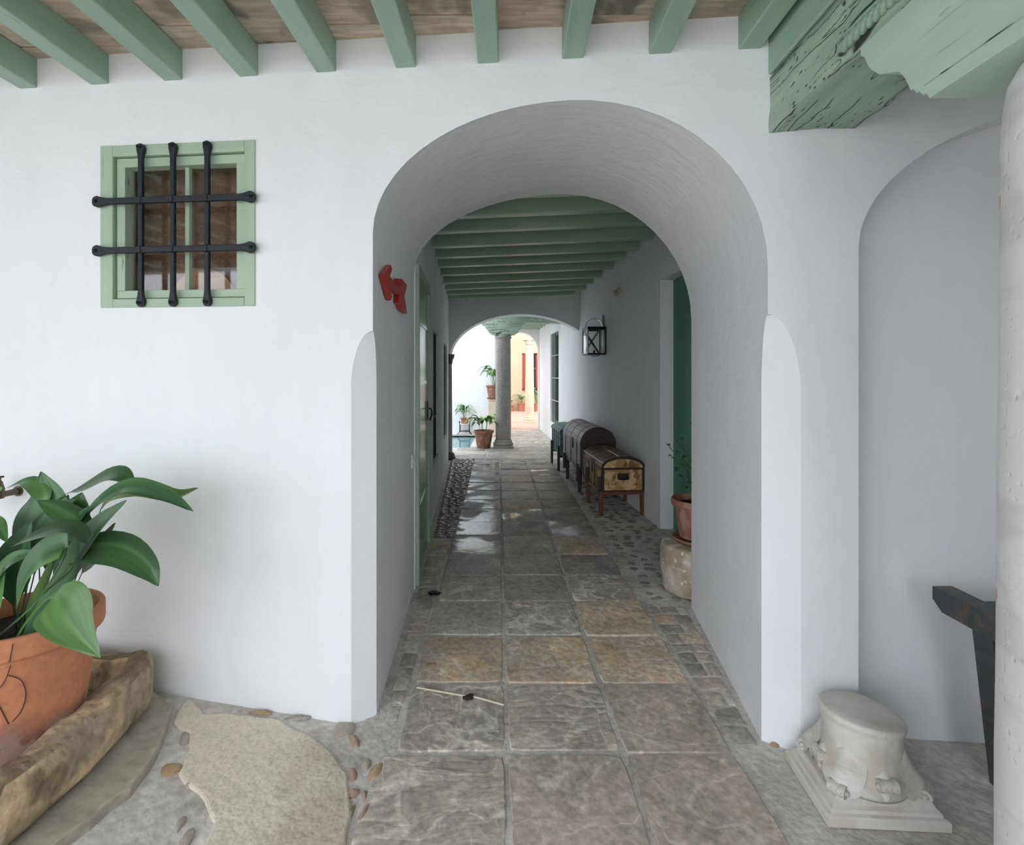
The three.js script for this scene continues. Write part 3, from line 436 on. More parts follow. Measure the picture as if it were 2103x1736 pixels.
// ---------------------------------------------------------------- barred window in the front wall
{
  const w = struct('window_1', null, null, 'small green window behind a black iron grille'); w.position.copy(onWall(-1.373, 2.01)); w.rotation.y = WALL_TURN;
  const W = 0.676, H = 0.672, dep = 0.09, o = -dep / 2 + 0.006;
  const fr = (name, x0, x1, y0, y1, z, d, m, r = 0.004) => mesh(name, swapUV2(x1 - x0 > y1 - y0, rough(new RoundedBoxGeometry(x1 - x0, y1 - y0, d, 3, r).translate((x0 + x1) / 2, (y0 + y1) / 2, z), 0.0012, 18, x0)), m, w);
  function swapUV2(horizontal, g) { return shiftUV(uvAlong(g, horizontal ? 'x' : 'y'), fr.n = (fr.n ?? 0) + 0.31, fr.n * 0.7); }
  fr('frame_board', -W / 2, -W / 2 + 0.056, -H / 2, H / 2, o, dep, M.greenLight); fr('frame_board', W / 2 - 0.046, W / 2, -H / 2, H / 2, o, dep, M.greenLight);
  fr('frame_board', -W / 2 + 0.056, W / 2 - 0.046, H / 2 - 0.046, H / 2, o, dep, M.greenLight); fr('frame_board', -W / 2 + 0.056, W / 2 - 0.046, -H / 2, -H / 2 + 0.036, o, dep, M.greenLight);
  // casement, set a little back, and its glass
  const cx0 = -W / 2 + 0.062, cx1 = W / 2 - 0.052, cy0 = -H / 2 + 0.040, cy1 = H / 2 - 0.050, cw = 0.036;
  fr('casement_rail', cx0, cx1, cy1 - cw, cy1, -0.035, 0.05, M.greenLight, 0.002); fr('casement_rail', cx0, cx1, cy0, cy0 + cw * 0.9, -0.035, 0.05, M.greenLight, 0.002);
  fr('casement_stile', cx0, cx0 + cw, cy0 + cw * 0.9, cy1 - cw, -0.035, 0.05, M.greenLight, 0.002); fr('casement_stile', cx1 - cw, cx1, cy0 + cw * 0.9, cy1 - cw, -0.035, 0.05, M.greenLight, 0.002);
  fr('muntin', 0.008, 0.026, cy0 + cw * 0.9, cy1 - cw, -0.045, 0.022, M.greenLight, 0.002);
  for (const [a, b] of [[cx0 + cw, 0.008], [0.026, cx1 - cw]]) mesh('pane', bx(b - a, cy1 - cy0 - 1.9 * cw, 0.003, (a + b) / 2, (cy0 + cy1) / 2, -0.05), M.glass, w);
  // grille
  const gr = thing('iron_grille', 'black wrought iron grille over the small green window', 'grille', onWall(-1.373, 2.01), WALL_TURN);
  const bar = (len, wid) => { const s = new THREE.Shape(), h = len / 2, a = wid / 2, b = wid * 0.98; s.moveTo(-a, -h + 0.07); s.quadraticCurveTo(-a, -h + 0.05, -b, -h + 0.022); s.quadraticCurveTo(-b, -h, 0, -h); s.quadraticCurveTo(b, -h, b, -h + 0.022); s.quadraticCurveTo(a, -h + 0.05, a, -h + 0.07); s.lineTo(a, h - 0.07); s.quadraticCurveTo(a, h - 0.05, b, h - 0.022); s.quadraticCurveTo(b, h, 0, h); s.quadraticCurveTo(-b, h, -b, h - 0.022); s.quadraticCurveTo(-a, h - 0.05, -a, h - 0.07); return new THREE.ExtrudeGeometry(s, { depth: 0.012, bevelEnabled: true, bevelSize: 0.002, bevelThickness: 0.002, bevelSegments: 1, steps: 1 }); };
  const rivet = (x, y, p) => { const g = new THREE.SphereGeometry(0.008, 10, 6); g.scale(1, 1, 0.6); g.translate(x, y, 0.034); mesh('rivet', g, M.iron, p); };
  for (const x of [-0.146, -0.006, 0.142]) { const g = bar(0.665, 0.015); g.translate(x, -0.002, 0.010); const b = mesh('vertical_bar', uvBox(g), M.iron, gr); rivet(x, 0.316, b); rivet(x, -0.32, b); }
  for (const y of [0.098, -0.104]) { const g = bar(0.70, 0.021); g.rotateZ(-Math.PI / 2); g.translate(0, y, 0.018); const b = mesh('horizontal_bar', uvBox(g), M.iron, gr); rivet(-0.335, y, b); rivet(0.335, y, b); for (const x of [-0.146, -0.006, 0.142]) mesh('collar', bx(0.022, 0.028, 0.02, x, y, 0.026, 0.004), M.iron, b); }
  // what shows behind the glass
  const cl = thing('sackcloth', 'brown woven sacking hung behind the small window', 'cloth', onWall(-1.373, 1.70, -0.15), WALL_TURN);
  const cg = new THREE.PlaneGeometry(0.62, 0.60, 30, 30); { const p = cg.attributes.position, uv = cg.attributes.uv; for (let i = 0; i < p.count; i++) { const x = p.getX(i), y = p.getY(i); p.setZ(i, 0.012 * n3(x * 5, y * 3, 2) + 0.004 * n3(x * 15, y * 8, 5)); uv.setXY(i, x, y); } cg.computeVertexNormals(); } cg.translate(0, 0.305, 0);
  const cg2 = cg.clone().translate(0, 0, -0.006); mesh('cloth_sheet', merge([cg, cg2]), M.cloth, cl);
  const ld = thing('round_tray', 'round wooden tray standing behind the window glass', 'tray', onWall(-1.33, 1.712, -0.095), WALL_TURN);
  const lg = new THREE.CylinderGeometry(0.15, 0.15, 0.018, 48); lg.rotateX(Math.PI / 2 - 0.12); lg.translate(0, -0.012, 0); const lidHalf = cut(lg, new THREE.BoxGeometry(0.6, 0.4, 0.3).translate(0, -0.2, 0)); mesh('tray_board', lidHalf, M.woodTan, ld);
  const pp = thing('crumpled_paper', 'crumpled greyish sheet lying behind the round tray in the window', 'paper', onWall(-1.25, 1.70, -0.125), WALL_TURN);
  const pg = new THREE.PlaneGeometry(0.30, 0.17, 24, 14); { const p = pg.attributes.position; for (let i = 0; i < p.count; i++) { const x = p.getX(i), y = p.getY(i); p.setZ(i, 0.008 * n3(x * 16, y * 30, 8)); p.setX(i, x + 0.02 * n3(y * 14, 3, x * 9)); } pg.computeVertexNormals(); } pg.rotateX(-0.08); pg.translate(-0.02, 0.075, 0.005); mesh('sheet', pg, M.paper, pp);
}
// ---------------------------------------------------------------- windows and doors of the passage
{
  const slot = (name, label, X, d0, d1, h0, h1, back, s) => {   // s = +1: glass lies to the right of the wall line
    const w = struct(name, null, null, label);
    const quad = (dA, dB, a, b, off, th) => uvBox(prism([[X(dA) + s * off, dA], [X(dB) + s * off, dB], [X(dB) + s * (off + th), dB], [X(dA) + s * (off + th), dA]], a, b));
    mesh('pane', quad(d0, d1, h0, h1, back - 0.012, 0.01), M.darkGlass, w);
    const md = (d0 + d1) / 2; mesh('frame', merge([quad(d0, d0 + 0.03, h0, h1, back - 0.03, 0.03), quad(d1 - 0.03, d1, h0, h1, back - 0.03, 0.03), quad(d0, d1, h1 - 0.03, h1, back - 0.03, 0.03), quad(d0, d1, h0, h0 + 0.03, back - 0.03, 0.03)]), s > 0 ? M.greenPassage : M.blackMetal, w);
    const n = s > 0 ? 3 : 2; for (let k = 1; k <= n; k++) { const h = mix(h0, h1, k / (n + 1)); mesh('crossbar', tube([P(X(d0) + s * 0.03, h, d0), P(X(md) + s * 0.03, h, md), P(X(d1) + s * 0.03, h, d1)], 0.008, 2, 6), s > 0 ? M.whiteEnamel : M.iron, w); }
    for (let k = 1; k <= 6; k++) { const d = mix(d0, d1, k / 7); mesh('bar', cyl(0.007, 0.007, h1 - h0, X(d) + s * 0.03, h0, -d, 8), M.blackMetal, w); }
    return w;
  };
  slot('window_2', 'dark barred window nearest the green door', leftX, 5.12, 6.02, 0.50, 1.83, 0.16, -1);
  slot('window_3', 'dark barred window beside the second arch', leftX, 7.15, 8.05, 0.50, 1.82, 0.16, -1);
  slot('window_4', 'tall dark window with white crossbars beyond the chests', rightX, 10.38, 11.46, 0.375, 2.25, 0.14, 1);
  const L = (dA, dB, a, b, off, th) => uvBox(prism([[leftX(dA) + off, dA], [leftX(dB) + off, dB], [leftX(dB) + off - th, dB], [leftX(dA) + off - th, dA]], a, b));
  const d1 = struct('door_1', null, null, 'glossy pale green boarded door in the left wall');
  mesh('door_frame', merge([L(3.50, 3.56, 0, 2.13, 0.02, 0.07), L(4.44, 4.50, 0, 2.13, 0.02, 0.07), L(3.56, 4.44, 2.06, 2.13, 0.02, 0.07)]), M.greenLight, d1);
  for (let k = 0; k < 8; k++) { const a = 3.56 + k * 0.11; mesh('plank', L(a + 0.003, a + 0.107, 0.01, 2.06, 0.0, 0.04), M.doorGreen, d1); }
  for (const h of [0.45, 1.32, 1.75]) mesh('ledge', L(3.57, 4.43, h, h + 0.025, 0.006, 0.01), M.doorGreen, d1);
  const hx = leftX(4.34) + 0.02; const hd = mesh('handle', tube([P(hx, 1.12, 4.34), P(hx + 0.018, 1.11, 4.34), P(hx + 0.02, 1.06, 4.34), P(hx + 0.008, 1.02, 4.34)], 0.007, 14, 8), M.blackMetal, d1); mesh('escutcheon', bx(0.01, 0.16, 0.03, hx - 0.008, 1.10, -4.34, 0.002), M.blackMetal, hd);
  const d2 = struct('door_2', null, null, 'deep green door in the recess on the right');
  const Rr = (dA, dB, a, b, off, th) => uvBox(prism([[rightX(dA) + off, dA], [rightX(dB) + off, dB], [rightX(dB) + off + th, dB], [rightX(dA) + off + th, dA]], a, b));
  for (let k = 0; k < 14; k++) { const a = 3.16 + k * 0.116; mesh('plank', Rr(a + 0.002, a + 0.114, 0.005, 2.24, 0.115, 0.03), M.doorDeep, d2); }
  mesh('knob', new THREE.SphereGeometry(0.022, 14, 10).translate(rightX(4.3) + 0.09, 1.0, -4.3), M.brass, d2);
}
// ---------------------------------------------------------------- small fittings
{
  // red arrow on the left jamb, pointing out of the passage
  const jx = (d) => -0.551 - 0.063 * (d - 2.1);
  const t = thing('arrow_sign', 'red cut-out arrow sign fixed to the left side of the arch', 'sign', P(jx(2.53), 1.81, 2.53), 0);
  const a = [[0, 0], [0.17, 0.075], [0.20, 0.062], [0.135, 0.02], [0.42, 0.02], [0.40, 0.055], [0.45, 0.062], [0.49, 0.036], [0.52, 0.075], [0.70, 0.075], [0.60, 0.0], [0.70, -0.08], [0.50, -0.08], [0.46, -0.045], [0.44, -0.066], [0.39, -0.06], [0.42, -0.022], [0.135, -0.022], [0.20, -0.062], [0.17, -0.08]];
  const g = new THREE.ExtrudeGeometry(new THREE.Shape(a.map(([s, h]) => new THREE.Vector2(s - 0.33, h))), { depth: 0.02, bevelEnabled: true, bevelSize: 0.002, bevelThickness: 0.002, bevelSegments: 1 });
  g.rotateY(Math.PI / 2); g.translate(0.006, 0, 0); g.rotateY(0.063); mesh('arrow_plate', uvBox(g), M.red, t);
  for (const z of [0.2, -0.2]) mesh('standoff', new THREE.CylinderGeometry(0.008, 0.008, 0.012, 10).rotateZ(Math.PI / 2).translate(0.0, 0, z), M.blackMetal, t);
  // bell push on the corner by the green door
  const s = thing('bell_push', 'small white bell push beside the left green door', 'switch', P(-0.622, 0.86, 3.28)); mesh('plate', bx(0.014, 0.085, 0.06, 0.008, 0, 0, 0.004), M.whiteEnamel, s); mesh('button', bx(0.008, 0.03, 0.025, 0.017, 0, 0, 0.003), M.whiteEnamel, s);
  // tap
  const tp = thing('garden_tap', 'small old brass tap on the white wall above the potted plant', 'tap', onWall(-2.085, 0.905), WALL_TURN);
  mesh('inlet', new THREE.CylinderGeometry(0.012, 0.014, 0.07, 14).rotateX(Math.PI / 2).translate(0, 0, 0.035), M.brass, tp);
  mesh('flange', new THREE.CylinderGeometry(0.022, 0.022, 0.006, 18).rotateX(Math.PI / 2).translate(0, 0, 0.003), M.brass, tp);
  mesh('body', lathe([[0, -0.016], [0.014, -0.014], [0.017, 0], [0.014, 0.018], [0.016, 0.022], [0.011, 0.04], [0.008, 0.055], [0.004, 0.058], [0.004, 0.072], [0, 0.072]], 20).translate(0, 0, 0.075), M.brass, tp);
  mesh('spout', tube([new THREE.Vector3(-0.01, -0.004, 0.08), new THREE.Vector3(-0.03, -0.006, 0.10), new THREE.Vector3(-0.042, -0.022, 0.11), new THREE.Vector3(-0.046, -0.045, 0.113)], 0.011, 14, 10), M.brass, tp);
  const hh = mesh('handle', tube([new THREE.Vector3(-0.02, 0.072, 0.07), new THREE.Vector3(0, 0.074, 0.075), new THREE.Vector3(0.02, 0.076, 0.08)], 0.004, 6, 8), M.blackMetal, tp);
  // oval bulkhead light
  const d = 6.1, o = thing('oval_wall_light', 'small unlit cream oval light high on the right wall', 'lamp', P(rightX(d), 2.335, d), 0.076);
  const dome = (r, k) => { const q = new THREE.SphereGeometry(r, 24, 12, 0, Math.PI * 2, 0, Math.PI / 2); q.rotateZ(Math.PI / 2); q.scale(k, 0.75, 1.35); return q; };
  mesh('housing', dome(0.072, 0.6).rotateX(0.5), M.cream, o); mesh('lens', dome(0.05, 1.3).rotateX(0.5).translate(-0.012, -0.006, 0), M.lens, o);
}
// lantern on the right wall
{
  const d = 6.86, t = thing('wall_lantern', 'black and chrome glazed wall lantern on the right wall', 'lantern', P(rightX(d), 1.645, d), 0.076);
  const W = 0.235, Z = 0.30, H = 0.352, b = 0.016;          // sticks out W from the wall, Z wide, H tall
  const bars = []; for (const x of [-W, -0.012]) for (const z of [-Z / 2, Z / 2]) bars.push(bx(b, H, b, x, H / 2, z, 0.002)); mesh('post', bars[0], M.blackMetal, t); mesh('post', bars[1], M.steel, t); mesh('post', bars[2], M.blackMetal, t); mesh('post', bars[3], M.blackMetal, t);
  for (const [y, h] of [[0.008, 0.02], [H - 0.018, 0.036]]) mesh('rim', merge([bx(W, h, b, -W / 2 - 0.006, y, Z / 2, 0.002), bx(W, h, b, -W / 2 - 0.006, y, -Z / 2, 0.002), bx(b, h, Z, -W, y, 0, 0.002), bx(b, h, Z, -0.012, y, 0, 0.002)]), M.blackMetal, t);
  mesh('floor_plate', bx(W, 0.006, Z, -W / 2 - 0.006, 0.004, 0), M.blackMetal, t);
  for (const z of [-Z / 2, Z / 2]) mesh('pane', bx(W - 0.03, H - 0.05, 0.003, -W / 2 - 0.006, H / 2 - 0.006, z), M.glass, t);
  mesh('pane', bx(0.003, H - 0.05, Z - 0.03, -W, H / 2 - 0.006, 0), M.glass, t);
  const bp = new THREE.Shape(); bp.moveTo(-0.06, -0.005); bp.lineTo(0.06, -0.005); bp.lineTo(0.06, 0.40); bp.quadraticCurveTo(0.055, 0.47, 0, 0.52); bp.quadraticCurveTo(-0.055, 0.47, -0.06, 0.40); bp.closePath();
  mesh('back_plate', new THREE.ExtrudeGeometry(bp, { depth: 0.006, bevelEnabled: false }).rotateY(Math.PI / 2).translate(-0.009, 0, 0), M.blackMetal, t);
  const arch = []; for (let k = 0; k <= 16; k++) { const a = Math.PI * k / 16; arch.push([-W / 2 - 0.006 - (W / 2 - 0.006) * Math.cos(a), H + 0.115 * Math.sin(a)]); }
  const rib = []; for (let k = 0; k < 16; k++) { const [x0, y0] = arch[k], [x1, y1] = arch[k + 1], l = Math.hypot(x1 - x0, y1 - y0); const q = new THREE.BoxGeometry(l * 1.04, 0.004, 0.045); q.rotateZ(Math.atan2(y1 - y0, x1 - x0)); q.translate((x0 + x1) / 2, (y0 + y1) / 2, 0); rib.push(q); } mesh('strap_handle', merge(rib), M.steel, t);
  const reflBar = (s) => { const q = new THREE.BoxGeometry(0.026, Math.hypot(H, W) - 0.03, 0.008); q.rotateZ(s * Math.atan2(W, H)); q.translate(-W / 2 - 0.006, H / 2, -Z / 2 + 0.006); return q; };  // added crossed bars imitating the reflections inside the glazing
  mesh('reflection_bar', reflBar(1), M.blackMetal, t); mesh('reflection_bar', reflBar(-1), M.steel, t);
  mesh('bulb_socket', cyl(0.016, 0.014, 0.05, -0.12, 0.01, 0, 14), M.blackMetal, t); mesh('bulb', lathe([[0, 0.06], [0.010, 0.06], [0.020, 0.085], [0.018, 0.105], [0, 0.115]], 16).translate(-0.12, 0, 0), M.glass, t);
  mesh('bottom_scroll', tube([new THREE.Vector3(-0.17, -0.004, 0.05), new THREE.Vector3(-0.16, -0.016, 0.05), new THREE.Vector3(-0.08, -0.016, 0.05), new THREE.Vector3(-0.06, -0.004, 0.05)], 0.004, 12, 6), M.blackMetal, t);
}
// ---------------------------------------------------------------- pots and plants
// a blade: curve through pts, narrow stalk until t0, then a long pointed leaf of the given half width; up is the way its face looks
function leafGeo(pts, half, up, t0 = 0.35, fold = 0.18, nT = 22, nW = 4, stalk = 0.0035, wave = 0) {
  const c = new THREE.CatmullRomCurve3(pts), pos = [], uv = [], idx = [], U = up.clone().normalize();
  for (let i = 0; i <= nT; i++) {
    const t = i / nT, p = c.getPoint(t), T = c.getTangent(t), S = T.clone().cross(U); if (S.lengthSq() < 1e-4) S.set(1, 0, 0); S.normalize(); const N = S.clone().cross(T).normalize();
    const b = clamp((t - t0) / (1 - t0)); let w = b <= 0 ? stalk : stalk + half * Math.pow(Math.sin(Math.PI * Math.pow(b, 0.68)), 0.9) * (1 - 0.4 * b ** 6); if (t >= 0.999) w = 0.0006;
    for (let j = 0; j <= nW; j++) { const s = j / nW * 2 - 1, f = fold * w * (Math.abs(s) - 0.4) + (b > 0 ? wave * half * Math.sin(b * 9 + s * 1.5) * Math.abs(s) : 0); const q = p.clone().addScaledVector(S, s * w).addScaledVector(N, f); pos.push(q.x, q.y, q.z); uv.push(s * half * 1.2 + 0.5 + half * 7, t * 0.5 + half * 3); }
  }
  for (let i = 0; i < nT; i++) for (let j = 0; j < nW; j++) { const a = i * (nW + 1) + j, b = a + nW + 1; idx.push(a, a + 1, b, a + 1, b + 1, b); }
  const g = new THREE.BufferGeometry(); g.setAttribute('position', new THREE.Float32BufferAttribute(pos, 3)); g.setAttribute('uv', new THREE.Float32BufferAttribute(uv, 2)); g.setIndex(idx); g.computeVertexNormals(); return g;
}
const V = (x, y, z) => new THREE.Vector3(x, y, z);
function pot(t, R, r, H, m, rimH = 0.055, saucer = false) {
  const w = 0.018 * Math.max(1, R / 0.2), o = R - 0.014;
  const body = lathe([[0, 0], [r - 0.006, 0], [r, 0.006], [mix(r, o, 0.5), (H - rimH) * 0.52], [o - 0.008, H - rimH], [R - 0.003, H - rimH + 0.006], [R, H - rimH + 0.016], [R, H - 0.008], [R - 0.005, H], [R - w + 0.004, H], [R - w, H - 0.01], [R - w - 0.012, H - rimH], [r - 0.01, 0.03], [0, 0.03]], 56);
  mesh('pot_body', body, m, t); mesh('soil', new THREE.CircleGeometry(R - w - 0.006, 32).rotateX(-Math.PI / 2).translate(0, H - rimH * 0.8, 0), M.soil, t);
  if (saucer) mesh('saucer', lathe([[0, -0.028], [r + 0.02, -0.028], [r + 0.045, 0], [r + 0.035, 0.002], [r + 0.01, -0.02], [0, -0.02]], 40), m, t);
}
function aspidistra(t, base, n, len, half, seed, mats, spread = 1) {
  const R = rng(seed);
  for (let k = 0; k < n; k++) {
    const a = R() * Math.PI * 2, r = 0.5 * base.r * Math.sqrt(R()), out = (0.25 + 0.75 * R()) * spread, L = len * (0.65 + 0.45 * R());
    const dir = V(Math.cos(a), 0, Math.sin(a)), p0 = V(dir.x * r, base.y, dir.z * r), at = (o, u) => p0.clone().addScaledVector(dir, o * L).add(V((R() - 0.5) * 0.05 * L, u * L, (R() - 0.5) * 0.05 * L));
    const pts = [p0, at(0.08 * out, 0.34), at(0.26 * out, 0.66), at(0.55 * out, 0.80 - 0.12 * out), at(0.88 * out, 0.74 - 0.38 * out)];
    mesh('leaf', leafGeo(pts, half * (0.75 + 0.4 * R()), V(-dir.x * 0.4, 1, -dir.z * 0.4 + 0.001), 0.36, 0.25, 14, 4, 0.003 * len / 0.4), mats[Math.floor(R() * mats.length)], t);
  }
}
{
  // the big terracotta pot in the stone trough, and its aspidistra
  const cx = -1.592, cd = 1.73, t = thing('terracotta_pot', 'large cracked terracotta pot of aspidistra standing in the stone trough', 'potted plant', P(cx, 0.185, cd));
  pot(t, 0.213, 0.148, 0.435, M.terracottaStained, 0.075);
  const O = V(cx, 0.185, -cd), W = (x, h, d) => P(x, h, d).sub(O);   // leaves are laid out by where they stand
  const crackLine = (pts) => mesh('crack', tube(pts, 0.0014, 24, 5), M.woodDark, t);
  { const rad = (y) => mix(0.148, 0.199, y / 0.36) + (y > 0.36 ? 0.0145 : 0.0005), on = (ang, y) => V(Math.cos(ang) * rad(y), y, Math.sin(ang) * rad(y)); crackLine([on(0.93, 0.425), on(0.97, 0.37)]); crackLine([on(0.97, 0.352), on(1.04, 0.31), on(1.16, 0.27), on(1.10, 0.22), on(1.02, 0.17)]); crackLine([on(1.0, 0.325), on(0.86, 0.30), on(0.80, 0.25), on(0.86, 0.20), on(0.97, 0.175)]); crackLine([on(1.16, 0.27), on(1.30, 0.262)]); }
  const px = (x, y, d) => W((x - 1051) / 1090 * d, 1.4 - (y - 768) / 1090 * d, d);
  const lf = (pts, half, up, t0, m, fold, wave) => mesh('leaf', leafGeo(pts, half, up, t0, fold ?? 0.2, 26, 6, 0.0035, wave ?? 0.03), M.leaf[m], t);
  const soil = (dx, dd) => W(cx + dx, 0.555, cd + dd);
  const leaves = [
    [[[-0.03, 0.02], [-1.60, 0.74, 1.76], [-1.585, 0.86, 1.78], [-1.575, 0.97, 1.80], [-1.615, 1.065, 1.82]], 0.074, [0.25, 0.2, 1], 0.34, 0],
    [[[0.02, 0.05], [-1.60, 0.80, 1.80], [-1.55, 0.965, 1.80], [-1.44, 1.02, 1.80], [-1.34, 1.06, 1.80], [-1.275, 1.022, 1.80]], 0.046, [-0.2, 1, 0.5], 0.52, 0],
    [[[0.07, 0.0], [-1.46, 0.80, 1.74], [-1.38, 0.955, 1.74], [-1.26, 1.03, 1.74], [-1.13, 1.0, 1.74], [-1.045, 0.95, 1.74]], 0.034, [-0.3, 1, 0.7], 0.30, 1],
    [[[0.06, 0.06], [-1.47, 0.80, 1.84], [-1.40, 0.965, 1.84], [-1.30, 1.00, 1.85], [-1.18, 0.975, 1.86], [-1.10, 1.0, 1.86]], 0.032, [-0.1, 1, 0.9], 0.36, 2],
    [[[0.05, -0.04], [-1.46, 0.72, 1.66], [-1.37, 0.83, 1.66], [-1.29, 0.93, 1.66], [-1.205, 1.005, 1.66]], 0.046, [-0.5, 0.5, 1], 0.34, 0],
    [[[0.10, 0.04], [-1.46, 0.72, 1.80], [-1.40, 0.81, 1.80], [-1.345, 0.895, 1.80]], 0.034, [-0.6, 0.2, 1], 0.36, 2],
    [[[0.10, -0.03], [-1.47, 0.70, 1.66], [-1.43, 0.80, 1.66], [-1.33, 0.85, 1.66], [-1.22, 0.845, 1.66], [-1.14, 0.79, 1.66], [-1.105, 0.735, 1.66]], 0.056, [0.1, 1, 0.75], 0.36, 0],
    [[[0.05, -0.10], [-1.42, 0.68, 1.56], [-1.29, 0.775, 1.49], [-1.235, 0.765, 1.455], [-1.185, 0.715, 1.435], [-1.10, 0.64, 1.42]], 0.066, [0.35, 0.45, 1], 0.42, 2],
    [[[-0.02, -0.06], [-1.42, 0.74, 1.62], [-1.285, 0.895, 1.60], [-1.34, 0.935, 1.585], [-1.41, 0.922, 1.575], [-1.485, 0.885, 1.57]], 0.042, [0, 1, 0.35], 0.40, 1],
    [[[0.03, 0.03], [-1.46, 0.78, 1.74], [-1.395, 0.90, 1.72], [-1.455, 0.965, 1.70], [-1.52, 0.995, 1.70]], 0.036, [0.2, 1, 0.6], 0.42, 0],
    [[[-0.04, -0.08], [-1.40, 0.74, 1.58], [-1.285, 0.905, 1.53], [-1.34, 0.885, 1.515], [-1.385, 0.83, 1.51], [-1.41, 0.73, 1.51]], 0.042, [-0.4, 0.5, 1], 0.34, 0],
    [[[0.0, -0.02], [-1.55, 0.74, 1.72], [-1.54, 0.84, 1.73], [-1.50, 0.93, 1.74], [-1.44, 0.99, 1.75]], 0.060, [-0.3, 0.2, 1], 0.30, 1],
    [[[0.02, 0.02], [-1.53, 0.74, 1.76], [-1.49, 0.85, 1.77], [-1.46, 0.95, 1.78], [-1.45, 1.0, 1.79]], 0.058, [0.2, 0.2, 1], 0.32, 0],
    [[[-0.06, 0.04], [-1.63, 0.78, 1.78], [-1.58, 0.98, 1.79], [-1.64, 1.035, 1.80], [-1.72, 1.01, 1.80]], 0.028, [0, 1, 0.4], 0.45, 0],
    [[[-0.05, -0.10], [-1.66, 0.62, 1.58], [-1.64, 0.72, 1.56], [-1.62, 0.80, 1.56], [-1.60, 0.85, 1.56]], 0.034, [0.2, 0.1, 1], 0.05, 2],
    [[[-0.10, -0.09], [-1.70, 0.66, 1.58], [-1.62, 0.80, 1.57], [-1.58, 0.90, 1.57]], 0.044, [0.3, 0.2, 1], 0.12, 1],
    [[[-0.08, 0.0], [-1.74, 0.80, 1.70], [-1.70, 0.92, 1.68], [-1.62, 0.93, 1.66], [-1.56, 0.88, 1.64]], 0.030, [0, 1, 0.3], 0.40, 0],
    [[[-0.12, 0.02], [-1.78, 0.80, 1.74], [-1.76, 0.95, 1.74], [-1.70, 1.01, 1.73], [-1.66, 1.03, 1.73]], 0.030, [0.4, 0.3, 1], 0.40, 2],
    [[[-0.10, -0.06], [-1.78, 0.74, 1.64], [-1.84, 0.90, 1.62], [-1.92, 0.98, 1.60]], 0.045, [0.4, 0.8, 1], 0.30, 0],
    [[[-0.13, 0.05], [-1.84, 0.78, 1.80], [-1.92, 0.94, 1.82], [-2.04, 0.98, 1.84], [-2.12, 0.92, 1.85]], 0.046, [0, 1, 0.5], 0.36, 1],
    [[[-0.06, -0.12], [-1.70, 0.68, 1.54], [-1.76, 0.82, 1.46], [-1.78, 0.80, 1.38], [-1.78, 0.70, 1.30]], 0.050, [0, 0.8, 1], 0.36, 2],
    [[[-0.12, -0.03], [-1.80, 0.72, 1.66], [-1.70, 0.90, 1.62], [-1.64, 0.84, 1.60], [-1.60, 0.74, 1.59]], 0.036, [0.4, 0.6, 1], 0.36, 0],
    [[[0.06, 0.08], [-1.52, 0.72, 1.84], [-1.48, 0.82, 1.86], [-1.45, 0.90, 1.88]], 0.030, [0, 0.2, 1], 0.25, 1],
    [[[-0.02, 0.09], [-1.62, 0.74, 1.86], [-1.60, 0.88, 1.88], [-1.58, 0.97, 1.89]], 0.036, [0.2, 0.1, 1], 0.28, 0],
    [[[-0.02, 0.0], [-1.60, 0.72, 1.70], [-1.58, 0.83, 1.69], [-1.54, 0.93, 1.70]], 0.050, [0.3, 0.1, 1], 0.22, 1],
    [[[-0.07, -0.07], [-1.62, 0.66, 1.62], [-1.57, 0.76, 1.60], [-1.50, 0.84, 1.59], [-1.42, 0.87, 1.59]], 0.040, [-0.4, 0.7, 0.8], 0.26, 0],
    [[[-0.14, -0.02], [-1.76, 0.68, 1.66], [-1.72, 0.78, 1.64], [-1.66, 0.85, 1.62], [-1.62, 0.80, 1.58]], 0.046, [0.3, 0.6, 1], 0.24, 2],
    [[[0.04, -0.09], [-1.44, 0.66, 1.62], [-1.36, 0.79, 1.62], [-1.335, 0.86, 1.62], [-1.325, 0.91, 1.62]], 0.034, [-0.2, 0.2, 1], 0.12, 1],
    [[[0.09, 0.02], [-1.50, 0.70, 1.74], [-1.46, 0.82, 1.73], [-1.41, 0.92, 1.72], [-1.37, 0.97, 1.72]], 0.040, [-0.6, 0.3, 1], 0.26, 1],
    [[[-0.10, -0.12], [-1.70, 0.60, 1.55], [-1.67, 0.68, 1.53], [-1.66, 0.77, 1.53]], 0.026, [0.1, 0.1, 1], 0.05, 2],
    [[[0.08, -0.06], [-1.50, 0.66, 1.66], [-1.46, 0.76, 1.66], [-1.44, 0.82, 1.66]], 0.014, [0, 0.2, 1], 0.05, 2],
    [[[0.11, -0.01], [-1.48, 0.66, 1.70], [-1.45, 0.76, 1.70], [-1.43, 0.84, 1.70]], 0.012, [0, 0.2, 1], 0.05, 0],
    [[[-0.03, -0.11], [-1.58, 0.64, 1.60], [-1.53, 0.74, 1.58], [-1.50, 0.83, 1.57]], 0.022, [0, 0.2, 1], 0.05, 0],
  ];
  for (const [pts, half, up, t0, m] of leaves) lf([soil(...pts[0]), ...pts.slice(1).map((p) => W(...p))], half, V(...up), t0, m);
}
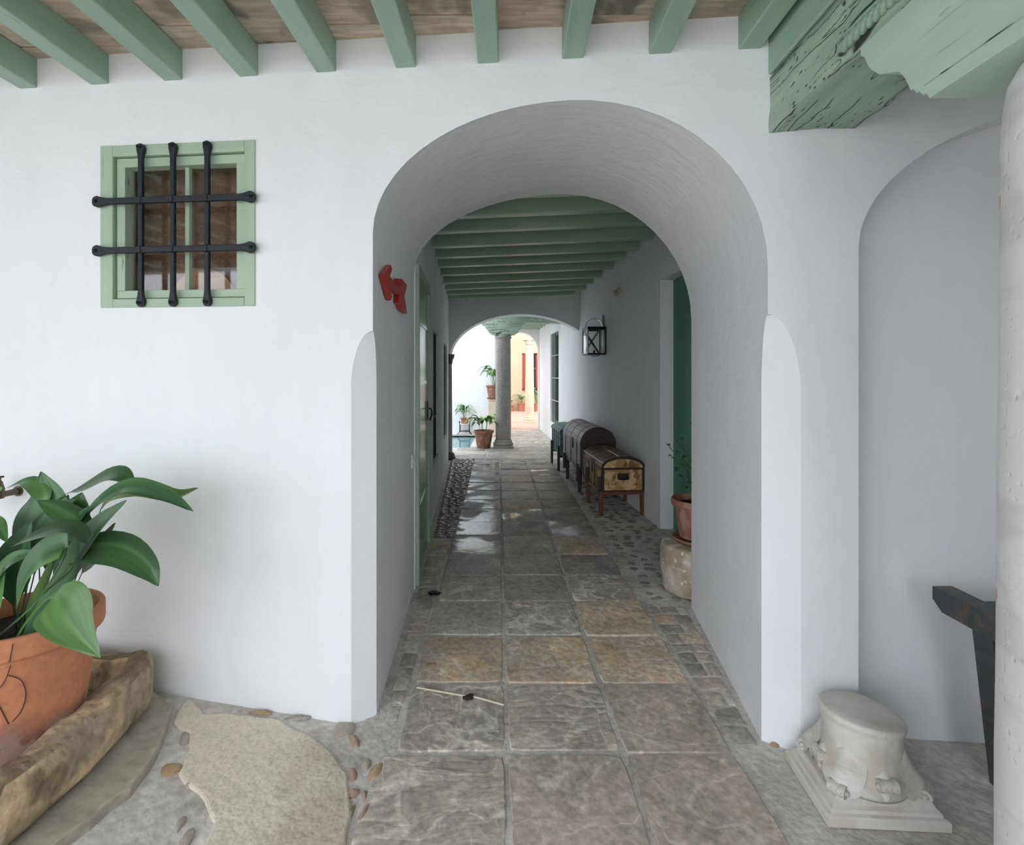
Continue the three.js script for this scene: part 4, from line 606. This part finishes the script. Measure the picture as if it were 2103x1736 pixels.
// stone trough: a thick rough wall of stone round a hollow, with a bottom
{
  const t = thing('stone_trough', 'rough sandstone trough on the floor around the terracotta pot', 'trough', P(-1.782, ground(-1.5) + 0.03, 1.7));
  const path = new THREE.CatmullRomCurve3([[-1.455, 2.06], [-1.425, 1.86], [-1.41, 1.62], [-1.43, 1.40], [-1.52, 1.22], [-1.72, 1.14], [-2.1, 1.14], [-2.32, 1.3], [-2.36, 1.7], [-2.3, 2.04], [-2.1, 2.115], [-1.8, 2.105], [-1.56, 2.095]].map(([x, d]) => V(x + 1.8, 0, -d + 1.7)), true, 'catmullrom', 0.5);
  const N = 150, sec = 16, pos = [], idx = [];
  for (let i = 0; i < N; i++) {
    const p = path.getPointAt(i / N), T = path.getTangentAt(i / N), S = V(T.z, 0, -T.x).normalize(), back = sm(0.2, 0.36, -p.z) * 0.35, w = 0.062 * (1 - back), h = 0.18 + 0.02 * n3(p.x * 3, 1, p.z * 3);
    for (let k = 0; k < sec; k++) { const a = k / sec * Math.PI * 2, c = Math.cos(a), s = Math.sin(a), e = 0.62; const ox = Math.sign(c) * Math.abs(c) ** e * w, oy = h / 2 + Math.sign(s) * Math.abs(s) ** e * h / 2; const q = p.clone().addScaledVector(S, ox - 0.012 * (oy / h)).add(V(0, oy, 0)); const d = 0.020 * n3(q.x * 7, q.y * 7, q.z * 7) + 0.009 * n3(q.x * 21, q.y * 21, q.z * 21); q.addScaledVector(S, c * d).add(V(0, Math.max(0, s) * d, 0)); pos.push(q.x, q.y, q.z); }
  }
  for (let i = 0; i < N; i++) for (let k = 0; k < sec; k++) { const a = i * sec + k, b = i * sec + (k + 1) % sec, c = ((i + 1) % N) * sec + k, d = ((i + 1) % N) * sec + (k + 1) % sec; idx.push(a, b, c, b, d, c); }
  const g = new THREE.BufferGeometry(); g.setAttribute('position', new THREE.Float32BufferAttribute(pos, 3)); g.setIndex(idx); g.computeVertexNormals();
  mesh('rim_wall', uvBox(g), M.trough, t);
  const sh = new THREE.Shape(path.getPoints(60).map((p) => new THREE.Vector2(p.x, -p.z))); const bg = new THREE.ExtrudeGeometry(sh, { depth: 0.055, bevelEnabled: false }); bg.rotateX(-Math.PI / 2); mesh('trough_bottom', uvBox(bg), M.trough, t);
}
// marble base fragment by the pier
{
  const t = thing('marble_base', 'old carved marble column base with corner leaves standing by the right pier', 'column base', P(1.165, 0, 1.772), -0.06);
  const sq = (hw, hd, y) => [V(-hw, y, hd), V(hw, y, hd), V(hw, y, -hd), V(-hw, y, -hd)];
  const HW = 0.182, HD = 0.148, prof = [[0, 0, 0.003], [0, 0, 0.028], [0.004, 0.004, 0.034], [0.016, 0.012, 0.038], [0.018, 0.014, 0.048], [0.028, 0.024, 0.056], [0.036, 0.032, 0.070], [0.046, 0.04, 0.076], [0.06, 0.05, 0.078]];
  const ringOf = (a, b, y) => { const out = [], c = sq(HW - a, HD - b, y); for (let k = 0; k < 4; k++) for (let i = 0; i < 8; i++) out.push(c[k].clone().lerp(c[(k + 1) % 4], i / 8)); return out; };
  mesh('plinth', uvBox(loft(prof.map(([a, b, y]) => ringOf(a, b, y)))), M.marble, t);
  const bell = [[0, 0.07], [0.132, 0.07], [0.138, 0.085], [0.134, 0.105], [0.128, 0.13], [0.121, 0.16], [0.117, 0.19], [0.116, 0.22], [0.117, 0.245], [0.117, 0.252], [0.1225, 0.258], [0.124, 0.270], [0.119, 0.280], [0.09, 0.285], [0, 0.286]];
  const bg = lathe(bell, 56); { const p = bg.attributes.position; for (let i = 0; i < p.count; i++) { const x = p.getX(i), y = p.getY(i), z = p.getZ(i), k = sm(0.17, 0.28, y); const s = 1 + 0.03 * n3(x * 9, y * 9, z * 9) * k; p.setXYZ(i, x * s, y - 0.10 * x * k + 0.05 * z * k, z * s); } bg.computeVertexNormals(); }
  mesh('bell', uvBox(bg), M.marble, t);
  // corner spur leaves ending in scrolls, and a smaller leaf in the middle of each side
  const spur = (a, R, big) => {
    const dir = V(Math.cos(a), 0, Math.sin(a)), at = (r, y) => dir.clone().multiplyScalar(r).add(V(0, y, 0));
    const leaf = leafGeo([at(0.112, big ? 0.205 : 0.165), at(0.126, big ? 0.165 : 0.145), at(mix(0.12, R, 0.75), big ? 0.122 : 0.12), at(R, 0.092), at(R + 0.004, 0.082)], big ? 0.05 : 0.034, dir.clone().add(V(0, 0.9, 0)), 0.0, -0.5, 14, 6, 0.012);
    const lo = leaf.clone(); lo.translate(-dir.x * 0.018, -0.016, -dir.z * 0.018);
    const m = mesh('spur_leaf', merge([leaf, lo]), M.marble, t);
    const rl = new THREE.CylinderGeometry(0.019, 0.019, big ? 0.05 : 0.055, 18); rl.rotateZ(Math.PI / 2); rl.rotateY(-a + Math.PI / 2); rl.translate(dir.x * R, big ? 0.094 : 0.128, dir.z * R); mesh('scroll', rl, M.marble, m);
    const kn = new THREE.TorusGeometry(0.011, 0.004, 6, 14); kn.rotateY(-a); const side = V(-dir.z, 0, dir.x); for (const s of [-1, 1]) { const q = new THREE.SphereGeometry(0.009, 10, 8); q.translate(dir.x * R + side.x * s * 0.026, big ? 0.094 : 0.128, dir.z * R + side.z * s * 0.026); mesh('scroll_eye', q, M.marble, m); }
  };
  for (const [x, z] of [[-1, 1], [1, 1], [1, -1], [-1, -1]]) spur(Math.atan2(z * HD, x * HW), 0.172, true);
  for (const a of [0, Math.PI / 2, Math.PI, -Math.PI / 2]) spur(a, 0.136, false);
}
// bench behind the column
{
  const t = thing('wooden_bench', 'dark weathered wooden bench against the blind arch behind the column', 'bench', P(1.87, 0, 1.45));
  const rail = (x) => { const s = new THREE.Shape([[-0.44, 0.64], [0.44, 0.64], [0.44, 0.60], [0.40, 0.570], [-0.40, 0.570], [-0.44, 0.60]].map(([a, b]) => new THREE.Vector2(a, b))); const g = new THREE.ExtrudeGeometry(s, { depth: 0.07, bevelEnabled: true, bevelSize: 0.003, bevelThickness: 0.003, bevelSegments: 1 }); g.rotateY(Math.PI / 2); g.translate(x, 0, 0); return swapUV(uvBox(g)); };
  mesh('side_rail', rail(-0.37), M.woodBench, t); mesh('side_rail', rail(0.30), M.woodBench, t);
  for (let k = 0; k < 4; k++) mesh('seat_plank', bx(0.6, 0.03, 0.16, 0, 0.615, -0.27 + k * 0.18, 0.004), M.woodBench, t);
  for (const [sx, sz] of [[-1, -1], [1, -1], [-1, 1], [1, 1]]) { const g = new THREE.BoxGeometry(0.07, 0.60, 0.075, 1, 4, 1); g.translate(0, 0.30, 0); const p = g.attributes.position; for (let i = 0; i < p.count; i++) { const k = 1 - p.getY(i) / 0.60; p.setX(i, p.getX(i) + sx * (0.30 - 0.10 * k)); p.setZ(i, p.getZ(i) + sz * (0.29 + 0.10 * k * (sz < 0 ? 0.4 : 1))); } g.computeVertexNormals(); mesh('leg', uvBox(g), M.woodBench, t); }
  mesh('stretcher', bx(0.05, 0.05, 0.62, -0.23, 0.2, 0, 0.004), M.woodBench, t); mesh('stretcher', bx(0.05, 0.05, 0.62, 0.23, 0.2, 0, 0.004), M.woodBench, t);
}
// stone drum and thin plant in the door recess
{
  const t = thing('stone_drum', 'short worn column drum standing just past the arch on the right', 'stone', P(1.2, 0, 3.44));
  const g = lathe([[0, 0], [0.19, 0], [0.215, 0.02], [0.222, 0.08], [0.226, 0.1], [0.220, 0.105], [0.228, 0.12], [0.230, 0.18], [0.222, 0.19], [0.230, 0.2], [0.228, 0.25], [0.220, 0.255], [0.226, 0.265], [0.222, 0.295], [0.205, 0.312], [0, 0.315]], 48); const p = g.attributes.position; for (let i = 0; i < p.count; i++) { const x = p.getX(i), y = p.getY(i), z = p.getZ(i), s = 1 + 0.05 * n3(x * 5, y * 5, z * 5); p.setX(i, x * s); p.setZ(i, z * s); } g.computeVertexNormals(); mesh('drum', g, M.drum, t);
  const q = thing('clay_pot', 'clay pot of a thin leafy shoot on the stone drum', 'potted plant', P(1.205, 0.342, 3.44)); pot(q, 0.168, 0.115, 0.25, M.terracottaPale, 0.05, true);
  const R = rng(12);
  for (let k = 0; k < 7; k++) {
    const a = k * 0.9 + 0.3, x = 0.03 * Math.cos(a), z = 0.03 * Math.sin(a), H = 0.22 + 0.26 * R(), lean = k < 4 ? -0.14 - 0.05 * R() : 0.1; const top = V(x + lean, 0.22 + H, z + 0.03); const mid = V(x + lean * 0.3, 0.22 + H * 0.6, z + 0.01);
    const st = mesh('stem', tube([V(x, 0.21, z), mid, top], 0.0025, 10, 5), M.stem, q);
    for (let i = 0; i < 4; i++) { const c = V(x, 0.21, z).lerp(top, 0.4 + 0.2 * i), b = R() * 6.28, e = V(Math.cos(b) * 0.055, -0.005 + 0.03 * R(), Math.sin(b) * 0.055); mesh('leaf', leafGeo([c, c.clone().addScaledVector(e, 0.5).add(V(0, 0.012, 0)), c.clone().add(e)], 0.013, V(0.1, 1, 0.3), 0.12, 0.2, 8, 2, 0.001), M.leaf[Math.floor(R() * 3)], st); }
  }
}
// ---------------------------------------------------------------- the three chests along the right wall
const chestTurn = 0.076;
const arcLid = (w, rise, n = 18) => { const out = []; for (let k = 0; k <= n; k++) { const a = Math.PI * k / n; out.push([-w / 2 * Math.cos(a), rise * Math.sin(a)]); } return out; };
const extr = (pts, len, bev = 0.003) => { const g = new THREE.ExtrudeGeometry(new THREE.Shape(pts.map(([x, y]) => new THREE.Vector2(x, y))), { depth: len, bevelEnabled: bev > 0, bevelSize: bev, bevelThickness: bev, bevelSegments: 1 }); return uvBox(g.translate(0, 0, -len / 2)); };
function stand(t, W, H, legs, m, r = 0.022) { for (const [x, z] of legs) { const g = new THREE.CylinderGeometry(r * 1.3, r * 0.9, H, 4, 1); g.rotateY(Math.PI / 4); g.translate(x, H / 2, z); mesh('leg', uvBox(g.toNonIndexed()), m, t); } }
{
  // nearest: hide-covered trunk with a low curved lid
  const t = thing('hide_trunk', 'nearest trunk, tan hide with dark bands on a low wooden stand', 'trunk', P(1.058, 0, 5.66), chestTurn);
  const W = 0.42, L = 0.90, h0 = 0.245, h1 = 0.475;
  mesh('stand_rail', merge([bx(0.035, 0.035, 0.80, -0.21, 0.228, 0.02, 0.003), bx(0.035, 0.035, 0.80, 0.20, 0.228, 0.02, 0.003), bx(0.42, 0.035, 0.035, 0, 0.226, 0.42, 0.003), bx(0.42, 0.035, 0.035, 0, 0.226, -0.38, 0.003)]), M.woodRed, t);
  stand(t, W, 0.245, [[-0.215, 0.42], [0.20, 0.42], [-0.215, -0.16], [0.20, -0.16]], M.woodRed, 0.024);
  for (const z of [0.40, -0.14]) mesh('side_post', bx(0.03, 0.16, 0.035, -0.232, 0.30, z, 0.004), M.woodDark, t);
  mesh('body', bx(W, h1 - h0, L, 0, (h0 + h1) / 2, 0, 0.008), M.hide, t);
  const rise = 0.098, lid = arcLid(W, rise).map(([x, y]) => [x, y]); const lo = mesh('lid', extr([[-W / 2, -0.0], ...lid, [W / 2, -0.0]].map(([x, y]) => [x, y + h1 + 0.004]), L), M.hide, t);
  const top = arcLid(W + 0.012, rise + 0.006).filter((_, i) => i > 1 && i < 17); const shell = [...top, ...top.slice().reverse().map(([x, y]) => [x * 0.985, y - 0.008])]; mesh('lid_hide', extr(shell.map(([x, y]) => [x, y + h1 + 0.004]), L - 0.06, 0), M.hideDark, lo);
  // lid battens with a steel edge
  for (const k of [0.14, 0.46, 0.76]) { const a = Math.PI * k, x = -(W / 2 + 0.006) * Math.cos(a), y = h1 + (rise + 0.008) * Math.sin(a); mesh('batten', bx(0.016, 0.012, L + 0.004, x, y, 0, 0.003), k < 0.2 || k > 0.7 ? M.steel : M.steel, lo); }
  for (const s of [-1, 1]) { const e = arcLid(W + 0.02, rise + 0.012).concat([[W / 2 - 0.012, 0], ...arcLid(W - 0.03, rise - 0.014).reverse()]); mesh('lid_band', extr(e.map(([x, y]) => [x, y + h1 + 0.004]), 0.012, 0).translate(0, 0, s * (L / 2)), M.strap, lo); }
  for (const s of [-1, 1]) { const z = s * (L / 2 + 0.002); mesh('corner_band', merge([bx(0.022, h1 - h0, 0.01, -W / 2 + 0.009, (h0 + h1) / 2, z, 0.002), bx(0.022, h1 - h0, 0.01, W / 2 - 0.009, (h0 + h1) / 2, z, 0.002), bx(W, 0.016, 0.01, 0, h1 - 0.008, z, 0.002), bx(W, 0.012, 0.01, 0, h0 + 0.006, z, 0.002)]), M.strap, t); }
  for (const z of [-L / 2 + 0.02, -0.13, 0.13, L / 2 - 0.02]) mesh('side_band', bx(0.008, h1 - h0, 0.03, -W / 2 - 0.002, (h0 + h1) / 2, z, 0.002), M.strap, t);
  mesh('side_band', bx(0.008, 0.02, L, -W / 2 - 0.003, h1 - 0.01, 0, 0.002), M.strap, t);
  mesh('lock_plate', bx(0.010, 0.11, 0.08, -W / 2 - 0.006, h1 - 0.05, 0, 0.003), M.blackMetal, t);
  const hb = mesh('handle_plate', bx(0.115, 0.062, 0.006, 0.0, 0.392, L / 2 + 0.004, 0.006), M.strap, t); mesh('handle', tube([V(-0.045, 0.40, L / 2 + 0.008), V(-0.04, 0.372, L / 2 + 0.022), V(0.04, 0.372, L / 2 + 0.022), V(0.045, 0.40, L / 2 + 0.008)], 0.006, 16, 8), M.blackMetal, hb);
}
{
  // middle: tall barrel-topped chest
  const t = thing('barrel_chest', 'middle chest with high barrel lid and dark round end on long legs', 'chest', P(0.962, 0, 6.80), chestTurn);
  const W = 0.42, L = 1.16, h0 = 0.30, h1 = 0.572;
  mesh('body', bx(W, h1 - h0, L, 0, (h0 + h1) / 2, 0, 0.006), M.chestBlue, t);
  const e = arcLid(W, 0.20, 24); const lid = mesh('lid', extr(e.map(([x, y]) => [x, y + h1]), L), M.chestBlue, t);
  for (const s of [-1, 1]) mesh('lid_end', extr(arcLid(W + 0.008, 0.204, 24).map(([x, y]) => [x, y + h1]), 0.014, 0).translate(0, 0, s * (L / 2 + 0.007)), M.woodDark, lid);
  for (const s of [-1, 1]) mesh('end_board', bx(W + 0.004, h1 - h0, 0.014, 0, (h0 + h1) / 2, s * (L / 2 + 0.007), 0.002), M.woodDark, t);
  for (const k of [0.12, 0.24, 0.36, 0.48, 0.62, 0.76]) { const a = Math.PI * k; mesh('lid_joint', bx(0.005, 0.005, L, -(W / 2 + 0.001) * Math.cos(a), h1 + 0.201 * Math.sin(a), 0), M.strap, lid); }
  for (const z of [-0.38, 0, 0.38]) { const b = arcLid(W + 0.008, 0.205, 24), c = arcLid(W - 0.004, 0.196, 24).reverse(); mesh('lid_band', extr([...b, ...c].map(([x, y]) => [x, y + h1]), 0.022, 0).translate(0, 0, z), M.strap, lid); mesh('side_band', bx(0.006, h1 - h0, 0.022, -W / 2 - 0.002, (h0 + h1) / 2, z), M.strap, t); }
  mesh('lock_plate', bx(0.010, 0.13, 0.09, -W / 2 - 0.006, h1 - 0.03, 0.1, 0.003), M.blackMetal, t);
  stand(t, W, 0.30, [[-0.20, 0.50], [0.20, 0.50], [-0.20, -0.30], [0.20, -0.30]], M.woodDark, 0.028);
  for (const z of [0.55, -0.34]) mesh('side_post', bx(0.032, 0.20, 0.05, -0.238, 0.24, z, 0.004), M.woodDark, t);
  mesh('stand_rail', merge([bx(0.03, 0.03, 0.95, -0.2, 0.285, 0.1, 0.003), bx(0.03, 0.03, 0.95, 0.2, 0.285, 0.1, 0.003)]), M.woodDark, t);
}
{
  // farthest: teal painted chest with ribbed lid
  const t = thing('teal_chest', 'farthest chest, painted teal with a ribbed lid, partly hidden', 'chest', P(0.868, 0, 8.02), chestTurn);
  const W = 0.40, L = 0.80, h0 = 0.225, h1 = 0.575;
  mesh('body', bx(W, h1 - h0, L, 0, (h0 + h1) / 2, 0, 0.006), M.chestTeal, t);
  const lid = mesh('lid', extr([[-W / 2 - 0.012, 0], ...arcLid(W + 0.024, 0.06, 14), [W / 2 + 0.012, 0]].map(([x, y]) => [x, y + h1]), L + 0.02), M.chestTeal, t);
  for (let k = 1; k < 8; k++) { const a = Math.PI * k / 8; mesh('lid_rib', bx(0.014, 0.010, L + 0.02, -(W / 2 + 0.012) * Math.cos(a), h1 + 0.062 * Math.sin(a), 0, 0.002), M.whiteEnamel === 0 ? M.steel : M.chestTeal, lid); }
  mesh('lid_rim', bx(W + 0.04, 0.03, L + 0.04, 0, h1 - 0.01, 0, 0.004), M.chestTeal, lid);
  for (const z of [-0.36, -0.18, 0, 0.18, 0.36]) mesh('side_batten', bx(0.014, h1 - h0 - 0.03, 0.04, -W / 2 - 0.004, (h0 + h1) / 2 - 0.01, z, 0.003), M.chestTeal, t);
  for (const x of [-0.15, 0, 0.15]) mesh('end_batten', bx(0.04, h1 - h0 - 0.03, 0.012, x, (h0 + h1) / 2 - 0.01, L / 2 + 0.004, 0.003), M.chestTeal, t);
  for (const [x, z] of [[-0.222, 0.34], [0.222, 0.34], [-0.222, -0.30], [0.222, -0.30]]) mesh('leg', bx(0.036, 0.36, 0.04, x, 0.18, z, 0.004), M.woodDark, t);
  mesh('stand_rail', bx(0.42, 0.03, 0.035, 0, 0.205, 0.34, 0.003), M.woodDark, t); mesh('stand_rail', bx(0.42, 0.03, 0.035, 0, 0.205, -0.30, 0.003), M.woodDark, t);
}
// ---------------------------------------------------------------- the far gallery: columns, pool, pots
{
  const t = thing('granite_column', 'grey granite column beyond the second arch beside the pool', 'column', P(-0.166, 0, 10.04));
  mesh('shaft', lathe([[0, 0.12], [0.142, 0.12], [0.148, 0.4], [0.146, 1.2], [0.138, 2.06], [0.155, 2.07], [0.158, 2.09], [0.146, 2.10], [0.150, 2.137], [0, 2.137]], 40), M.granite, t);
  mesh('base', merge([bx(0.37, 0.06, 0.37, 0, 0.03, 0, 0.01), lathe([[0, 0.06], [0.185, 0.06], [0.192, 0.085], [0.18, 0.105], [0.162, 0.115], [0.158, 0.125], [0.166, 0.14], [0.150, 0.165], [0, 0.165]], 40)].map((g) => g.index ? g.toNonIndexed() : g)), M.granite, t);
  const b = thing('carved_bracket', 'dark green carved bracket on the granite column', 'bracket', P(-0.166, 2.137, 10.04));
  const h = [[0.40, 0.217], [0.40, 0.19], [0.375, 0.182], [0.345, 0.17], [0.33, 0.145], [0.33, 0.12], [0.30, 0.10], [0.285, 0.07], [0.26, 0.035], [0.215, 0.01], [0.20, 0.0]];
  mesh('bracket_block', extr([...h.map(([x, y]) => [-x, y]), ...h.slice().reverse()].reverse(), 0.25), M.greenOld, b); mesh('moulding', bx(0.79, 0.014, 0.26, 0, 0.185, 0), M.greenOld, b); 
  const c = thing('slim_column', 'slim dark colonnette at the left foot of the second arch', 'column', P(-1.035, 0, 8.70));
  mesh('shaft', lathe([[0, 0.1], [0.058, 0.1], [0.05, 1.58], [0, 1.58]], 24), M.granite, c); mesh('base', lathe([[0, 0], [0.11, 0], [0.11, 0.04], [0.09, 0.05], [0.1, 0.075], [0.085, 0.1], [0.06, 0.12], [0, 0.12]], 24), M.woodBench, c); mesh('capital', lathe([[0, 1.56], [0.052, 1.56], [0.066, 1.6], [0.062, 1.62], [0.085, 1.66], [0.095, 1.70], [0.095, 1.72], [0, 1.72]], 24), M.woodBench, c);
}
{
  const pool = struct('pool_basin', null, null, 'small pale turquoise pool in the inner court'); pool.userData.kind = 'structure';
  const x0 = -3.2, x1 = -0.80, d0 = 10.03, d1 = 12.2, w = x1 - x0, l = d1 - d0, cx = (x0 + x1) / 2, cd = (d0 + d1) / 2;
  mesh('basin_floor', bx(w + 0.2, 0.05, l + 0.2, cx, -0.575, -cd), M.poolTile, pool);
  mesh('basin_side', merge([bx(0.1, 0.55, l + 0.1, x0 - 0.05, -0.30, -cd), bx(0.1, 0.535, l + 0.1, x1 + 0.05, -0.30, -cd), bx(w + 0.2, 0.55, 0.1, cx, -0.30, -d1 - 0.05), bx(w + 0.2, 0.52, 0.1, cx, -0.30, -d0 + 0.05)]), M.poolTile, pool);
  const wt = thing('pool_water', 'still pale turquoise water in the small pool', 'water', P(cx, -0.045, cd)); mesh('water_body', new THREE.BoxGeometry(w - 0.004, 0.50, l - 0.004).translate(0, -0.252, 0), M.water, wt);
}
{
  const a = thing('terracotta_planter', 'terracotta pot of dark leafy aspidistra beside the granite column', 'potted plant', P(-0.535, 0.004, 10.02)); pot(a, 0.192, 0.125, 0.33, M.terracottaPale, 0.05); aspidistra(a, { r: 0.17, y: 0.28 }, 22, 0.44, 0.045, 4, [...M.leaf, M.leafFar[1], M.leafFar[2]], 0.9);
  const p = thing('stone_pedestal', 'cream stone pillar standing by the pool behind the granite column', 'pedestal', P(-0.40, 0.006, 11.95)); mesh('pillar', bx(0.26, 0.80, 0.26, 0, 0.40, 0, 0.012), M.creamStone, p); mesh('foot', bx(0.32, 0.06, 0.32, 0, 0.03, 0, 0.008), M.creamStone, p); mesh('cap', bx(0.29, 0.03, 0.29, 0, 0.81, 0, 0.006), M.creamStone, p);
  const b = thing('terracotta_planter', 'terracotta pot of broad leaved aspidistra raised on the cream pillar', 'potted plant', P(-0.39, 0.861, 11.95)); pot(b, 0.20, 0.14, 0.28, M.terracottaPale, 0.04, true); aspidistra(b, { r: 0.16, y: 0.25 }, 20, 0.62, 0.05, 19, [...M.leafFar, M.leaf[0]], 0.85);
  const s = thing('plant_stand', 'thin white wire stand at the far end of the pool', 'stand', P(-1.10, 0.0, 12.32));
  for (const [x, z] of [[-0.12, 0.06], [0.12, 0.06], [-0.12, -0.06], [0.12, -0.06]]) mesh('leg', tube([V(x * 1.4, 0.0, z), V(x, 0.04, z), V(x * 0.9, 0.18, z), V(x, 0.30, z)], 0.008, 10, 6), M.blackMetal, s); mesh('ring', new THREE.TorusGeometry(0.12, 0.008, 6, 24).rotateX(Math.PI / 2).translate(0, 0.07, 0), M.blackMetal, s);
  mesh('tray', cyl(0.13, 0.13, 0.012, 0, 0.235, 0, 20), M.whiteEnamel, s);
  const q = thing('small_planter', 'small pot of arching leaves on the white wire stand', 'potted plant', P(-1.10, 0.247, 12.32)); pot(q, 0.10, 0.075, 0.13, M.terracotta, 0.03); aspidistra(q, { r: 0.08, y: 0.11 }, 15, 0.42, 0.028, 8, M.leafFar, 1.15);
  // far court
  const c = thing('cream_column', 'cream stone column in the sunny court beyond the last arch', 'column', P(0.505, 0.0, 15.25));
  mesh('base', merge([bx(0.32, 0.07, 0.32, 0, 0.035, 0, 0.01), lathe([[0, 0.07], [0.165, 0.07], [0.17, 0.1], [0.145, 0.13], [0.14, 0.15], [0.155, 0.17], [0.13, 0.2], [0, 0.2]], 32).toNonIndexed()]), M.creamStone, c); mesh('shaft', lathe([[0, 0.15], [0.126, 0.15], [0.126, 0.9], [0.112, 2.12], [0.13, 2.13], [0.13, 2.15], [0.115, 2.17], [0.118, 2.26], [0, 2.26]], 32), M.creamStone, c);
  mesh('capital', merge([lathe([[0, 2.22], [0.118, 2.22], [0.14, 2.28], [0.135, 2.31], [0.17, 2.36], [0, 2.36]], 32).toNonIndexed(), bx(0.40, 0.05, 0.34, 0, 2.385, 0, 0.01)]), M.creamStone, c);
  const w = struct('window_5', null, null, 'red wooden window shutters in the peach wall'); const y0 = 0.78, y1 = 2.18;
  for (const [a, e] of [[0.40, 0.62], [0.90, 1.12]]) { mesh('shutter', merge([bx(0.04, y1 - y0, 0.05, a + 0.02, (y0 + y1) / 2, -20.17), bx(0.04, y1 - y0, 0.05, e - 0.02, (y0 + y1) / 2, -20.17), bx(e - a, 0.05, 0.05, (a + e) / 2, y0 + 0.025, -20.17), bx(e - a, 0.05, 0.05, (a + e) / 2, y1 - 0.025, -20.17)]), M.redWood, w); for (let k = 0; k < 4; k++) mesh('panel', bx(e - a - 0.08, 0.29, 0.02, (a + e) / 2, y0 + 0.05 + 0.165 + k * 0.325, -20.165), M.redWood, w); }
  mesh('pane', bx(0.28, y1 - y0, 0.01, 0.76, (y0 + y1) / 2, -20.185), M.darkGlass, w); mesh('crossbar', bx(0.28, 0.03, 0.02, 0.76, 1.6, -20.175), M.redWood, w);
  const f1 = thing('terracotta_planter', 'terracotta pot of green leaves at the peach wall left of the cream column', 'potted plant', P(0.34, 0, 19.9)); pot(f1, 0.155, 0.11, 0.31, M.terracotta, 0.05); aspidistra(f1, { r: 0.14, y: 0.28 }, 16, 0.44, 0.035, 31, M.leafFar, 1);
  const f2 = thing('terracotta_planter', 'terracotta pot with a tall dark shrub right of the cream column', 'potted plant', P(0.93, 0, 19.9)); pot(f2, 0.15, 0.11, 0.30, M.terracotta, 0.05); aspidistra(f2, { r: 0.12, y: 0.28 }, 18, 0.75, 0.03, 33, [M.leaf[1], M.leafFar[0]], 0.5);
  const f3 = thing('terracotta_planter', 'terracotta pot at the peach wall half hidden by the granite column', 'potted plant', P(-0.05, 0, 19.9)); pot(f3, 0.13, 0.10, 0.22, M.terracotta, 0.04); aspidistra(f3, { r: 0.1, y: 0.2 }, 12, 0.30, 0.03, 35, M.leafFar, 1);
}
// ---------------------------------------------------------------- litter on the flagstones
{
  const t = thing('dry_stalk', 'pale dry stalk with a dark clump lying on the flagstones', 'twig', P(-0.26, 0.012, 2.29));
  mesh('stalk', tube([V(-0.16, 0.002, -0.055), V(-0.05, 0.004, -0.02), V(0.06, 0.004, 0.01), V(0.10, 0.005, 0.02), V(0.225, 0.006, 0.075)], 0.0042, 24, 7), M.cream, t);
  const cl = rough(new THREE.IcosahedronGeometry(0.016, 2), 0.012, 60, 3); cl.scale(1.4, 0.5, 1); cl.translate(0.075, 0.006, 0.022); mesh('clump', cl, M.soil, t);
  const s = thing('leaf_clump', 'small dark wet clump of leaves near the foot of the left door', 'litter', P(-0.49, 0.004, 3.36)); const c2 = rough(new THREE.IcosahedronGeometry(0.032, 2), 0.03, 40, 9); c2.scale(1.1, 0.35, 1); c2.translate(0, 0.008, 0); mesh('clump', c2, M.blackMetal, s);
}
renderer.render(scene, camera);
